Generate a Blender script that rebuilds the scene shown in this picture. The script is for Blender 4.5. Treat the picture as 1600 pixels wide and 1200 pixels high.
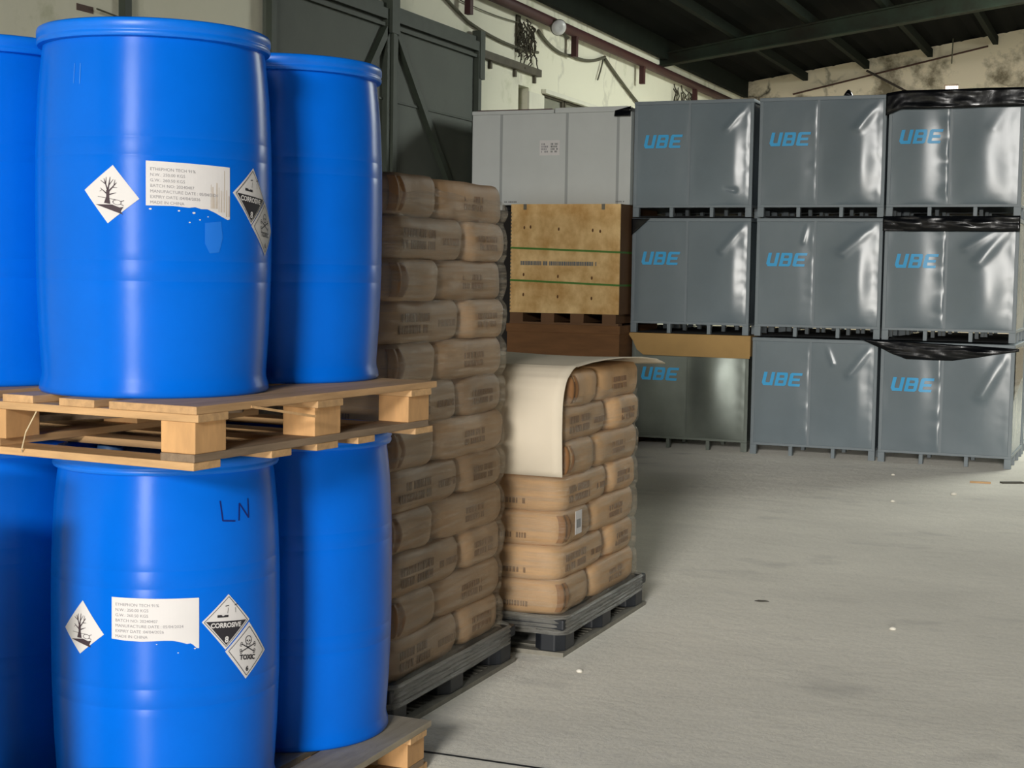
import bpy, bmesh, math, random
from math import sin, cos, pi, radians as R_, sqrt
from mathutils import Vector, Matrix, noise
from mathutils.geometry import tessellate_polygon

S = bpy.context.scene
C = S.collection
for o in list(bpy.data.objects):
    bpy.data.objects.remove(o)

# ------------------------------------------------------------------ camera
cam_d = bpy.data.cameras.new('camera')
cam_d.sensor_fit = 'HORIZONTAL'; cam_d.sensor_width = 36.0
cam_d.lens = 36.0 * 2400 / 1600
cam_d.clip_start = 0.05; cam_d.clip_end = 200
cam = bpy.data.objects.new('camera', cam_d); C.objects.link(cam)
# columns are the camera's right, up and back axes
M = Matrix(((0.92526451, -0.04109417, 0.37708998, 0), (0.37900738, 0.05964075, -0.92346975, 0),
            (0.01545929, 0.99737368, 0.07075847, 1.518), (0, 0, 0, 1)))
cam.matrix_world = M
S.camera = cam

# ------------------------------------------------------------------ light and exposure
S.view_settings.view_transform = 'Standard'
S.view_settings.look = 'None'
S.view_settings.gamma = 1.0
S.view_settings.use_curve_mapping = False
S.view_settings.exposure = 0.0

world = bpy.data.worlds.new('hall_daylight'); S.world = world
world.use_nodes = True
bg = world.node_tree.nodes['Background']
bg.inputs[0].default_value = (0.80, 0.92, 1.0, 1)
bg.inputs[1].default_value = 0.035


def area(name, loc, target, sx, sy, power, col):
    l = bpy.data.lights.new(name, 'AREA'); l.shape = 'RECTANGLE'
    l.size = sx; l.size_y = sy; l.energy = power; l.color = col
    o = bpy.data.objects.new(name, l); C.objects.link(o)
    o.location = loc
    d = Vector(target) - Vector(loc)
    o.rotation_euler = d.to_track_quat('-Z', 'Y').to_euler()
    return o


# daylight coming in through the open loading door behind the photographer
area('door_daylight', (4.5, -26, 2.45), (-1.8, 8.0, 1.6), 4.4, 1.9, 5200, (1.0, 0.955, 0.88))
area('added_high_fill', (0.7, -11, 5.1), (-1.8, 8.0, 1.0), 2.8, 1.3, 1500, (1.0, 0.97, 0.92))  # high unseen lamp, added to lift the floor and fronts
# unseen lamps added under the roof to brighten the floor and walls
area('added_roof_fill_front', (0.1, -2.0, 5.3), (-1.0, 4.0, 0), 1.6, 4.0, 90, (0.97, 1.0, 0.98))
area('added_roof_fill_rear', (0.2, 18.0, 5.25), (-1.6, 18.0, 0), 1.2, 5.0, 1100, (0.95, 1.0, 0.93))

# ------------------------------------------------------------------ helpers: materials


def lin(c):
    return tuple(((x / 255) / 12.92 if x / 255 <= 0.04045 else ((x / 255 + 0.055) / 1.055) ** 2.4) for x in c) + (1,)


def mat(name, col, rough=0.6, metal=0.0, spec=0.5, noise_amt=0.0, nscale=6.0, bump=0.0, bscale=30.0,
        stretch=(1, 1, 1), col2=None, random_amt=0.0):
    m = bpy.data.materials.new(name); m.use_nodes = True
    nt = m.node_tree; b = nt.nodes['Principled BSDF']
    b.inputs['Base Color'].default_value = col
    b.inputs['Roughness'].default_value = rough
    b.inputs['Metallic'].default_value = metal
    b.inputs['Specular IOR Level'].default_value = spec
    tc = nt.nodes.new('ShaderNodeTexCoord')
    mp = nt.nodes.new('ShaderNodeMapping'); mp.inputs['Scale'].default_value = stretch
    nt.links.new(tc.outputs['Object'], mp.inputs['Vector'])
    last = None
    if noise_amt > 0:
        n = nt.nodes.new('ShaderNodeTexNoise'); n.inputs['Scale'].default_value = nscale
        n.inputs['Detail'].default_value = 6; n.inputs['Roughness'].default_value = 0.6
        nt.links.new(mp.outputs[0], n.inputs['Vector'])
        r = nt.nodes.new('ShaderNodeValToRGB')
        r.color_ramp.elements[0].position = 0.35; r.color_ramp.elements[1].position = 0.68
        c2 = col2 or tuple(x * (1 - noise_amt) for x in col[:3]) + (1,)
        r.color_ramp.elements[0].color = c2; r.color_ramp.elements[1].color = col
        nt.links.new(n.outputs['Fac'], r.inputs['Fac'])
        last = r.outputs['Color']
    if random_amt > 0:
        oi = nt.nodes.new('ShaderNodeObjectInfo')
        mr = nt.nodes.new('ShaderNodeMapRange')
        mr.inputs['To Min'].default_value = 1 - random_amt; mr.inputs['To Max'].default_value = 1 + random_amt * 0.6
        nt.links.new(oi.outputs['Random'], mr.inputs['Value'])
        hs = nt.nodes.new('ShaderNodeHueSaturation')
        hs.inputs['Color'].default_value = col
        if last: nt.links.new(last, hs.inputs['Color'])
        nt.links.new(mr.outputs[0], hs.inputs['Value'])
        last = hs.outputs['Color']
    if last: nt.links.new(last, b.inputs['Base Color'])
    if bump > 0:
        n2 = nt.nodes.new('ShaderNodeTexNoise'); n2.inputs['Scale'].default_value = bscale
        n2.inputs['Detail'].default_value = 5
        nt.links.new(mp.outputs[0], n2.inputs['Vector'])
        bp = nt.nodes.new('ShaderNodeBump'); bp.inputs['Strength'].default_value = bump
        bp.inputs['Distance'].default_value = 0.01
        nt.links.new(n2.outputs['Fac'], bp.inputs['Height'])
        nt.links.new(bp.outputs[0], b.inputs['Normal'])
    return m


BLUE = mat('blue_plastic', (0.0006, 0.145, 0.74, 1), 0.34, spec=0.20, noise_amt=0.10, nscale=3.0, bump=0.05, bscale=14)
_t = BLUE.node_tree.nodes.new('ShaderNodeTangent'); _t.direction_type = 'RADIAL'; _t.axis = 'Z'
_b = BLUE.node_tree.nodes['Principled BSDF']; BLUE.node_tree.links.new(_t.outputs[0], _b.inputs['Tangent'])
_b.inputs['Anisotropic'].default_value = 0.85; _b.inputs['Anisotropic Rotation'].default_value = 0.25
BLUE_RIM = mat('blue_rim_plastic', (0.002, 0.18, 0.84, 1), 0.36, spec=0.4, noise_amt=0.1, nscale=9)
SCUFF = mat('pale_blue_scuff', (0.06, 0.25, 0.75, 1), 0.6)
BUNG = mat('grey_blue_bung', (0.05, 0.12, 0.25, 1), 0.5)
WOOD = mat('pale_pine', lin((214, 172, 122)), 0.7, noise_amt=0.3, nscale=4, stretch=(1, 9, 9), bump=0.15, bscale=20, random_amt=0.16)
WOODY = mat('pale_pine_long', lin((210, 168, 120)), 0.7, noise_amt=0.3, nscale=4, stretch=(9, 1, 9), bump=0.15, bscale=20, random_amt=0.16)
WOODG = mat('weathered_pine', lin((150, 128, 104)), 0.8, noise_amt=0.35, nscale=4, stretch=(9, 1, 9), bump=0.2, bscale=20, random_amt=0.1)
BLOCK = mat('pine_block', lin((214, 166, 112)), 0.75, noise_amt=0.22, nscale=5, stretch=(5, 5, 1.5), random_amt=0.1)
DUSTYWOOD = mat('dusty_boards', lin((176, 164, 142)), 0.8, noise_amt=0.28, nscale=5, stretch=(6, 1, 6), bump=0.15, random_amt=0.08)
PAPER = mat('brown_kraft_paper', lin((205, 165, 120)), 0.62, noise_amt=0.2, nscale=3.5, bump=0.45, bscale=13, random_amt=0.1)
PAPERD = mat('dull_kraft_paper', lin((186, 152, 116)), 0.62, noise_amt=0.22, nscale=3.5, bump=0.45, bscale=13, random_amt=0.12)
FOLD = mat('dark_kraft_fold', lin((142, 100, 60)), 0.6, noise_amt=0.2, nscale=9)
INK = mat('faded_brown_ink', lin((126, 96, 68)), 0.8)
CARD = mat('grey_board', lin((226, 214, 192)), 0.85, noise_amt=0.06, nscale=3)
CARDB = mat('tan_cardboard', lin((188, 152, 96)), 0.85, noise_amt=0.12, nscale=4)
CARDD = mat('dark_brown_cardboard', lin((132, 92, 56)), 0.85, noise_amt=0.25, nscale=3, stretch=(1, 1, 6))
BLACKP = mat('black_pallet_plastic', lin((34, 38, 44)), 0.5, noise_amt=0.25, nscale=6)
DUSTP = mat('dust_covered_plastic', lin((146, 142, 130)), 0.85, noise_amt=0.3, nscale=14)
GREY = mat('grey_vinyl', lin((116, 129, 137)), 0.27, spec=0.62, noise_amt=0.10, nscale=2.2, bump=0.05, bscale=9, random_amt=0.06)
SILVER = mat('silver_sheet', lin((130, 138, 132)), 0.36, metal=0.55, spec=0.5, noise_amt=0.22, nscale=2.6, bump=0.1, bscale=5)
FRAME = mat('grey_painted_steel', lin((122, 133, 140)), 0.42, spec=0.5, noise_amt=0.08, nscale=8)
LOGO = mat('blue_print', lin((58, 172, 232)), 0.4)
DARK = mat('dark_cavity', lin((14, 18, 22)), 0.9)
ZINC = mat('pale_grey_panel', lin((200, 204, 202)), 0.55, noise_amt=0.05, nscale=4)
PLY = mat('birch_plywood', lin((252, 218, 156)), 0.7, noise_amt=0.35, nscale=4.5, stretch=(1.2, 1.2, 1.0), col2=lin((206, 158, 92)))
PLYD = mat('plywood_shaded_side', lin((120, 86, 56)), 0.75, noise_amt=0.2, nscale=4)  # same plywood, its colour darkened to stand for the unlit right side
KNOT = mat('plywood_knot', lin((110, 70, 34)), 0.8)
GREEN = mat('green_strap', lin((78, 132, 44)), 0.5)
INKG = mat('grey_ink', lin((120, 122, 122)), 0.8)
STEEL = mat('dull_steel_clip', lin((120, 116, 104)), 0.45, metal=0.6)
BLKFILM = mat('black_film', lin((12, 14, 18)), 0.2, spec=0.5, bump=0.25, bscale=9)
WHITE = mat('white_label_paper', lin((220, 217, 216)), 0.7, spec=0.2, noise_amt=0.03, nscale=8)
LABTXT = mat('grey_label_print', lin((150, 148, 152)), 0.8)
BLKINK = mat('black_label_print', lin((40, 38, 44)), 0.7)
STAIN = mat('tan_stain', lin((204, 190, 174)), 0.8, noise_amt=0.2, nscale=30, stretch=(6, 6, 1))
MARKER = mat('dark_blue_marker', (0.002, 0.012, 0.17, 1), 0.5)
DOORM = mat('green_grey_door_sheet', lin((78, 84, 76)), 0.7, noise_amt=0.15, nscale=2, bump=0.05)
DOORF = mat('dark_green_steel', lin((60, 68, 58)), 0.65, noise_amt=0.25, nscale=6)
RAIL = mat('rusty_rail', lin((84, 78, 62)), 0.7, noise_amt=0.35, nscale=9)
REDP = mat('dark_red_pipe_paint', lin((66, 22, 22)), 0.6, noise_amt=0.25, nscale=4)
BEAM = mat('green_grey_beam_paint', lin((42, 52, 42)), 0.7, spec=0.12, noise_amt=0.3, nscale=2.5, col2=lin((34, 32, 25)))
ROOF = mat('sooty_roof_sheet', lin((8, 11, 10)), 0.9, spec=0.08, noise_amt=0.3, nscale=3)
PURL = mat('purlin_paint', lin((22, 28, 22)), 0.8, spec=0.1, noise_amt=0.3, nscale=5)
CABLE = mat('dusty_cable', lin((84, 82, 66)), 0.8)
ROOT = mat('dry_roots', lin((62, 58, 44)), 0.9)
LAMPW = mat('pale_lamp_glass', lin((205, 205, 205)), 0.3)
GLASSG = mat('dirty_window_glass', lin((128, 130, 118)), 0.35, noise_amt=0.15, nscale=6)
REVEAL = mat('whitewashed_reveal', lin((214, 212, 196)), 0.85, noise_amt=0.06, nscale=4)
PEB = mat('pale_stone', lin((238, 234, 222)), 0.8)
THREAD = mat('pale_twine', lin((214, 196, 160)), 0.8)


def wall_mat(name, col, dirt, scale, thr, crack):
    m = mat(name, col, 0.9)
    nt = m.node_tree; b = nt.nodes['Principled BSDF']
    tc = nt.nodes.new('ShaderNodeTexCoord')
    n = nt.nodes.new('ShaderNodeTexNoise'); n.inputs['Scale'].default_value = scale; n.inputs['Detail'].default_value = 9
    n.inputs['Roughness'].default_value = 0.65
    nt.links.new(tc.outputs['Object'], n.inputs['Vector'])
    r = nt.nodes.new('ShaderNodeValToRGB')
    e = r.color_ramp.elements
    e[0].position = thr; e[0].color = dirt; e[1].position = thr + 0.16; e[1].color = col
    nt.links.new(n.outputs['Fac'], r.inputs['Fac'])
    # thin branching stains
    v = nt.nodes.new('ShaderNodeTexVoronoi'); v.feature = 'DISTANCE_TO_EDGE'; v.inputs['Scale'].default_value = 1.7
    n3 = nt.nodes.new('ShaderNodeTexNoise'); n3.inputs['Scale'].default_value = 2.5; n3.inputs['Detail'].default_value = 6
    nt.links.new(tc.outputs['Object'], n3.inputs['Vector'])
    mx = nt.nodes.new('ShaderNodeMix'); mx.data_type = 'VECTOR'; mx.inputs['Factor'].default_value = 0.45
    nt.links.new(tc.outputs['Object'], mx.inputs[4]); nt.links.new(n3.outputs['Color'], mx.inputs[5])
    nt.links.new(mx.outputs[1], v.inputs['Vector'])
    r2 = nt.nodes.new('ShaderNodeValToRGB')
    r2.color_ramp.elements[0].position = 0.0; r2.color_ramp.elements[0].color = (1, 1, 1, 1)
    r2.color_ramp.elements[1].position = 0.045; r2.color_ramp.elements[1].color = (0, 0, 0, 1)
    nt.links.new(v.outputs['Distance'], r2.inputs['Fac'])
    n4 = nt.nodes.new('ShaderNodeTexNoise'); n4.inputs['Scale'].default_value = 1.1
    nt.links.new(tc.outputs['Object'], n4.inputs['Vector'])
    r4 = nt.nodes.new('ShaderNodeValToRGB')
    r4.color_ramp.elements[0].position = 0.5; r4.color_ramp.elements[1].position = 0.62
    nt.links.new(n4.outputs['Fac'], r4.inputs['Fac'])
    mu = nt.nodes.new('ShaderNodeMath'); mu.operation = 'MULTIPLY'
    nt.links.new(r2.outputs[0], mu.inputs[0]); nt.links.new(r4.outputs[0], mu.inputs[1])
    mu2 = nt.nodes.new('ShaderNodeMath'); mu2.operation = 'MULTIPLY'; mu2.inputs[1].default_value = crack
    nt.links.new(mu.outputs[0], mu2.inputs[0])
    fx = nt.nodes.new('ShaderNodeMix'); fx.data_type = 'RGBA'
    nt.links.new(mu2.outputs[0], fx.inputs['Factor'])
    nt.links.new(r.outputs[0], fx.inputs[6]); fx.inputs[7].default_value = lin((46, 42, 32))
    nt.links.new(fx.outputs[2], b.inputs['Base Color'])
    bp = nt.nodes.new('ShaderNodeBump'); bp.inputs['Strength'].default_value = 0.4; bp.inputs['Distance'].default_value = 0.03
    nt.links.new(n3.outputs['Fac'], bp.inputs['Height']); nt.links.new(bp.outputs[0], b.inputs['Normal'])
    return m


WALLM = wall_mat('limewashed_plaster', lin((222, 220, 200)), lin((184, 186, 156)), 1.6, 0.27, 0.22)
BACKM = wall_mat('stained_rear_plaster', lin((216, 202, 180)), lin((112, 102, 84)), 1.9, 0.34, 0.9)


def floor_mat():
    m = mat('dusty_concrete', lin((188, 182, 164)), 0.85)
    nt = m.node_tree; b = nt.nodes['Principled BSDF']
    tc = nt.nodes.new('ShaderNodeTexCoord')
    mp = nt.nodes.new('ShaderNodeMapping'); mp.inputs['Rotation'].default_value = (0, 0, R_(-16))
    mp.inputs['Scale'].default_value = (0.7, 1.1, 1)
    nt.links.new(tc.outputs['Object'], mp.inputs['Vector'])
    n = nt.nodes.new('ShaderNodeTexNoise'); n.inputs['Scale'].default_value = 0.8; n.inputs['Detail'].default_value = 9
    n.inputs['Roughness'].default_value = 0.62
    nt.links.new(mp.outputs[0], n.inputs['Vector'])
    r = nt.nodes.new('ShaderNodeValToRGB')
    e = r.color_ramp.elements
    e[0].position = 0.30; e[0].color = lin((190, 184, 167)); e[1].position = 0.6; e[1].color = lin((230, 224, 206))
    nt.links.new(n.outputs['Fac'], r.inputs['Fac'])
    # damp-looking spots
    n2 = nt.nodes.new('ShaderNodeTexNoise'); n2.inputs['Scale'].default_value = 2.3; n2.inputs['Detail'].default_value = 3
    nt.links.new(mp.outputs[0], n2.inputs['Vector'])
    r2 = nt.nodes.new('ShaderNodeValToRGB')
    r2.color_ramp.elements[0].position = 0.60; r2.color_ramp.elements[0].color = (0, 0, 0, 1)
    r2.color_ramp.elements[1].position = 0.74; r2.color_ramp.elements[1].color = (0.6, 0.6, 0.6, 1)
    nt.links.new(n2.outputs['Fac'], r2.inputs['Fac'])
    mx = nt.nodes.new('ShaderNodeMix'); mx.data_type = 'RGBA'
    nt.links.new(r2.outputs[0], mx.inputs['Factor']); nt.links.new(r.outputs[0], mx.inputs[6])
    mx.inputs[7].default_value = lin((112, 106, 94))
    # grit speckle
    n5 = nt.nodes.new('ShaderNodeTexNoise'); n5.inputs['Scale'].default_value = 60; n5.inputs['Detail'].default_value = 3
    nt.links.new(tc.outputs['Object'], n5.inputs['Vector'])
    mr = nt.nodes.new('ShaderNodeMapRange'); mr.inputs['From Min'].default_value = 0.3; mr.inputs['From Max'].default_value = 0.7
    mr.inputs['To Min'].default_value = 0.88; mr.inputs['To Max'].default_value = 1.08
    nt.links.new(n5.outputs['Fac'], mr.inputs['Value'])
    hs = nt.nodes.new('ShaderNodeHueSaturation')
    nt.links.new(mx.outputs[2], hs.inputs['Color']); nt.links.new(mr.outputs[0], hs.inputs['Value'])
    nt.links.new(hs.outputs[0], b.inputs['Base Color'])
    # loose dust scatters grazing light
    b.inputs['Sheen Weight'].default_value = 0.75; b.inputs['Sheen Roughness'].default_value = 0.55
    b.inputs['Sheen Tint'].default_value = (1.0, 0.98, 0.92, 1)
    # ridges and scrapes
    mp2 = nt.nodes.new('ShaderNodeMapping'); mp2.inputs['Rotation'].default_value = (0, 0, R_(-12))
    mp2.inputs['Scale'].default_value = (2.4, 3.0, 1)
    nt.links.new(tc.outputs['Object'], mp2.inputs['Vector'])
    n3 = nt.nodes.new('ShaderNodeTexNoise'); n3.inputs['Scale'].default_value = 2.6; n3.inputs['Detail'].default_value = 10
    n3.inputs['Roughness'].default_value = 0.7
    nt.links.new(mp2.outputs[0], n3.inputs['Vector'])
    bp = nt.nodes.new('ShaderNodeBump'); bp.inputs['Strength'].default_value = 0.8; bp.inputs['Distance'].default_value = 0.02
    nt.links.new(n3.outputs['Fac'], bp.inputs['Height']); nt.links.new(bp.outputs[0], b.inputs['Normal'])
    return m


FLOORM = floor_mat()


def film_mat(name, lo, hi, tint, rough=0.27):
    m = bpy.data.materials.new(name); m.use_nodes = True
    nt = m.node_tree
    for n in list(nt.nodes): nt.nodes.remove(n)
    out = nt.nodes.new('ShaderNodeOutputMaterial')
    tr = nt.nodes.new('ShaderNodeBsdfTransparent'); tr.inputs[0].default_value = (0.97, 0.97, 0.96, 1)
    pr = nt.nodes.new('ShaderNodeBsdfPrincipled')
    pr.inputs['Base Color'].default_value = tint; pr.inputs['Roughness'].default_value = rough
    pr.inputs['Specular IOR Level'].default_value = 1.0; pr.inputs['IOR'].default_value = 2.0
    tc = nt.nodes.new('ShaderNodeTexCoord')
    mp = nt.nodes.new('ShaderNodeMapping'); mp.inputs['Scale'].default_value = (1.2, 1.2, 26)
    mp.inputs['Rotation'].default_value = (R_(7), R_(3), 0)
    nt.links.new(tc.outputs['Object'], mp.inputs['Vector'])
    n = nt.nodes.new('ShaderNodeTexNoise'); n.inputs['Scale'].default_value = 2.2; n.inputs['Detail'].default_value = 8
    n.inputs['Roughness'].default_value = 0.7
    nt.links.new(mp.outputs[0], n.inputs['Vector'])
    mr = nt.nodes.new('ShaderNodeMapRange')
    mr.inputs['From Min'].default_value = 0.40; mr.inputs['From Max'].default_value = 0.72
    mr.inputs['To Min'].default_value = lo; mr.inputs['To Max'].default_value = hi
    nt.links.new(n.outputs['Fac'], mr.inputs['Value'])
    bp = nt.nodes.new('ShaderNodeBump'); bp.inputs['Strength'].default_value = 0.8; bp.inputs['Distance'].default_value = 0.02
    n2 = nt.nodes.new('ShaderNodeTexNoise'); n2.inputs['Scale'].default_value = 11; n2.inputs['Detail'].default_value = 5
    n2.inputs['Distortion'].default_value = 1.2
    mp2 = nt.nodes.new('ShaderNodeMapping'); mp2.inputs['Scale'].default_value = (1, 1, 2.2); mp2.inputs['Rotation'].default_value = (R_(18), R_(14), 0)
    nt.links.new(tc.outputs['Object'], mp2.inputs['Vector']); nt.links.new(mp2.outputs[0], n2.inputs['Vector'])
    ad = nt.nodes.new('ShaderNodeMath'); ad.operation = 'ADD'
    nt.links.new(n.outputs['Fac'], ad.inputs[0]); nt.links.new(n2.outputs['Fac'], ad.inputs[1])
    nt.links.new(ad.outputs[0], bp.inputs['Height']); nt.links.new(bp.outputs[0], pr.inputs['Normal'])
    mx = nt.nodes.new('ShaderNodeMixShader')
    nt.links.new(mr.outputs[0], mx.inputs[0]); nt.links.new(tr.outputs[0], mx.inputs[1]); nt.links.new(pr.outputs[0], mx.inputs[2])
    nt.links.new(mx.outputs[0], out.inputs[0])
    return m


FILM = film_mat('clear_stretch_film', 0.05, 0.42, lin((214, 198, 172)))
FILMB = film_mat('bunched_stretch_film', 0.38, 0.7, lin((150, 148, 138)), 0.3)

# ------------------------------------------------------------------ helpers: meshes


class MB:
    def __init__(s): s.v = []; s.f = []

    def add(s, vs, fs):
        k = len(s.v); s.v += [tuple(v) for v in vs]; s.f += [tuple(i + k for i in f) for f in fs]; return s

    def box(s, x0, x1, y0, y1, z0, z1, mtx=None):
        vs = [Vector(p) for p in ((x0, y0, z0), (x1, y0, z0), (x1, y1, z0), (x0, y1, z0), (x0, y0, z1), (x1, y0, z1), (x1, y1, z1), (x0, y1, z1))]
        if mtx: vs = [mtx @ v for v in vs]
        return s.add(vs, [(3, 2, 1, 0), (4, 5, 6, 7), (0, 1, 5, 4), (1, 2, 6, 5), (2, 3, 7, 6), (3, 0, 4, 7)])

    def bar(s, a, b, w, h, up=(0, 0, 1)):
        a = Vector(a); b = Vector(b); d = (b - a).normalized(); u = Vector(up)
        sd = d.cross(u).normalized() * w / 2; u2 = sd.cross(d).normalized() * h / 2
        vs = [a - sd - u2, a + sd - u2, a + sd + u2, a - sd + u2, b - sd - u2, b + sd - u2, b + sd + u2, b - sd + u2]
        return s.add(vs, [(0, 1, 2, 3), (7, 6, 5, 4), (0, 4, 5, 1), (1, 5, 6, 2), (2, 6, 7, 3), (3, 7, 4, 0)])

    def tube(s, pts, r, n=8):
        pts = [Vector(p) for p in pts]; k = len(s.v); N = len(pts)
        prev = None
        for i, p in enumerate(pts):
            d = (pts[min(i + 1, N - 1)] - pts[max(i - 1, 0)]).normalized()
            ref = prev if prev is not None else (Vector((0, 0, 1)) if abs(d.z) < 0.9 else Vector((1, 0, 0)))
            u = (ref - d * ref.dot(d)).normalized(); w = d.cross(u); prev = u
            rr = r[i] if isinstance(r, (list, tuple)) else r
            for j in range(n):
                a = 2 * pi * j / n; s.v.append(tuple(p + u * cos(a) * rr + w * sin(a) * rr))
        for i in range(N - 1):
            for j in range(n):
                s.f.append((k + i * n + j, k + i * n + (j + 1) % n, k + (i + 1) * n + (j + 1) % n, k + (i + 1) * n + j))
        s.f.append(tuple(k + j for j in reversed(range(n)))); s.f.append(tuple(k + (N - 1) * n + j for j in range(n)))
        return s

    def lathe(s, prof, n=72, c=(0, 0, 0)):
        k = len(s.v)
        for r, z in prof:
            for j in range(n):
                a = 2 * pi * j / n; s.v.append((c[0] + r * cos(a), c[1] + r * sin(a), c[2] + z))
        for i in range(len(prof) - 1):
            for j in range(n):
                s.f.append((k + i * n + j, k + i * n + (j + 1) % n, k + (i + 1) * n + (j + 1) % n, k + (i + 1) * n + j))
        return s

    def grid(s, nu, nv, fn):
        k = len(s.v)
        for j in range(nv + 1):
            for i in range(nu + 1): s.v.append(tuple(fn(i / nu, j / nv)))
        for j in range(nv):
            for i in range(nu):
                a = k + j * (nu + 1) + i; s.f.append((a, a + 1, a + nu + 2, a + nu + 1))
        return s

    def mesh(s, name, m):
        me = bpy.data.meshes.new(name); me.from_pydata(s.v, [], s.f); me.update()
        if m: me.materials.append(m)
        return me

    def build(s, name, m, parent=None, smooth=False, bevel=0.0, angle=None):
        me = s.mesh(name, m)
        bm = bmesh.new(); bm.from_mesh(me); bmesh.ops.recalc_face_normals(bm, faces=bm.faces)
        bm.to_mesh(me); bm.free()
        return link(name, me, parent, smooth, bevel, angle)


def link(name, me, parent=None, smooth=False, bevel=0.0, angle=None):
    if smooth or angle:
        for p in me.polygons: p.use_smooth = True
    if angle:
        try: me.set_sharp_from_angle(angle=R_(angle))
        except Exception: pass
    o = bpy.data.objects.new(name, me); C.objects.link(o)
    if parent: o.parent = parent
    if bevel:
        b = o.modifiers.new('edge_bevel', 'BEVEL'); b.width = bevel; b.segments = 2; b.limit_method = 'ANGLE'
    return o


def tag(o, label, cat, group=None):
    o['label'] = label; o['category'] = cat
    if group: o['group'] = group
    return o


def thing(name, label, cat, loc=(0, 0, 0), rz=0.0, group=None):
    o = bpy.data.objects.new(name, None); C.objects.link(o)
    o.empty_display_size = 0.1
    o.location = loc; o.rotation_euler = (0, 0, rz)
    return tag(o, label, cat, group)


def struct(o):
    o['kind'] = 'structure'; return o


def copy_tree(o, parent=None):
    c = o.copy(); C.objects.link(c)
    if parent: c.parent = parent
    for ch in list(o.children): copy_tree(ch, c)
    return c


def flat(polys, slice_x=None, slice_y=None):
    """planar outlines (list of point lists) -> verts/faces, cut into narrow strips so they can be wrapped"""
    bm = bmesh.new()
    for pts in polys:
        vs = [Vector((p[0], p[1], 0)) for p in pts]
        bv = [bm.verts.new(v) for v in vs]
        for t in tessellate_polygon([vs]):
            try: bm.faces.new([bv[i] for i in t])
            except ValueError: pass
    return cut(bm, slice_x, slice_y)


def cut(bm, slice_x, slice_y):
    for ax, st in ((0, slice_x), (1, slice_y)):
        if not st or not bm.verts: continue
        lo = min(v.co[ax] for v in bm.verts); hi = max(v.co[ax] for v in bm.verts)
        k = math.floor(lo / st) + 1
        while k * st < hi:
            co = Vector((0, 0, 0)); co[ax] = k * st; no = Vector((0, 0, 0)); no[ax] = 1
            bmesh.ops.bisect_plane(bm, geom=bm.verts[:] + bm.edges[:] + bm.faces[:], plane_co=co, plane_no=no)
            k += 1
    bm.verts.index_update()
    r = ([v.co.copy() for v in bm.verts], [tuple(v.index for v in f.verts) for f in bm.faces])
    bm.free(); return r


def text_flat(s, size, x, y, align='LEFT', slice_x=None, shear=0.0, bold=0.0, sx=1.0):
    cu = bpy.data.curves.new('lettering', 'FONT'); cu.body = s; cu.size = size; cu.align_x = align; cu.shear = shear
    cu.offset = bold; cu.resolution_u = 3
    o = bpy.data.objects.new('lettering', cu); C.objects.link(o)
    dg = bpy.context.evaluated_depsgraph_get(); dg.update()
    me = bpy.data.meshes.new_from_object(o.evaluated_get(dg))
    bm = bmesh.new(); bm.from_mesh(me)
    for v in bm.verts: v.co = Vector((v.co.x * sx + x, v.co.y + y, 0))
    bpy.data.objects.remove(o); bpy.data.curves.remove(cu); bpy.data.meshes.remove(me)
    return cut(bm, slice_x, None)


def seg_poly(a, b, w0, w1=None):
    w1 = w0 if w1 is None else w1
    dx, dy = b[0] - a[0], b[1] - a[1]; L = sqrt(dx * dx + dy * dy) or 1; nx, ny = -dy / L, dx / L
    return [(a[0] + nx * w0 / 2, a[1] + ny * w0 / 2), (a[0] - nx * w0 / 2, a[1] - ny * w0 / 2),
            (b[0] - nx * w1 / 2, b[1] - ny * w1 / 2), (b[0] + nx * w1 / 2, b[1] + ny * w1 / 2)]


def circ(cx, cy, r, n=14, sy=1.0): return [(cx + r * cos(2 * pi * i / n), cy + r * sy * sin(2 * pi * i / n)) for i in range(n)]


def ring(cx, cy, r, w, n=16, sy=1.0):
    out = []
    for i in range(n):
        a, b = 2 * pi * i / n, 2 * pi * (i + 1) / n
        out.append([(cx + (r - w) * cos(a), cy + (r - w) * sin(a) * sy), (cx + r * cos(a), cy + r * sin(a) * sy),
                    (cx + r * cos(b), cy + r * sin(b) * sy), (cx + (r - w) * cos(b), cy + (r - w) * sin(b) * sy)])
    return out


def outline(pts, w):
    return [seg_poly(pts[i], pts[(i + 1) % len(pts)], w) for i in range(len(pts))]


# ------------------------------------------------------------------ the setting
XW = -6.1        # inner face of the left wall
YB = 24.5        # inner face of the rear wall
struct(MB().grid(40, 60, lambda u, v: (-7 + 17 * u, -15 + 41 * v, 0)).build('floor', FLOORM))
# floor joint
struct(MB().box(-2.2, 4.5, 4.335, 4.347, 0.0, 0.0015).build('trim_1', DARK))


def roofz(x): return 4.56 + 0.155 * (x + 6.1)


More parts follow.
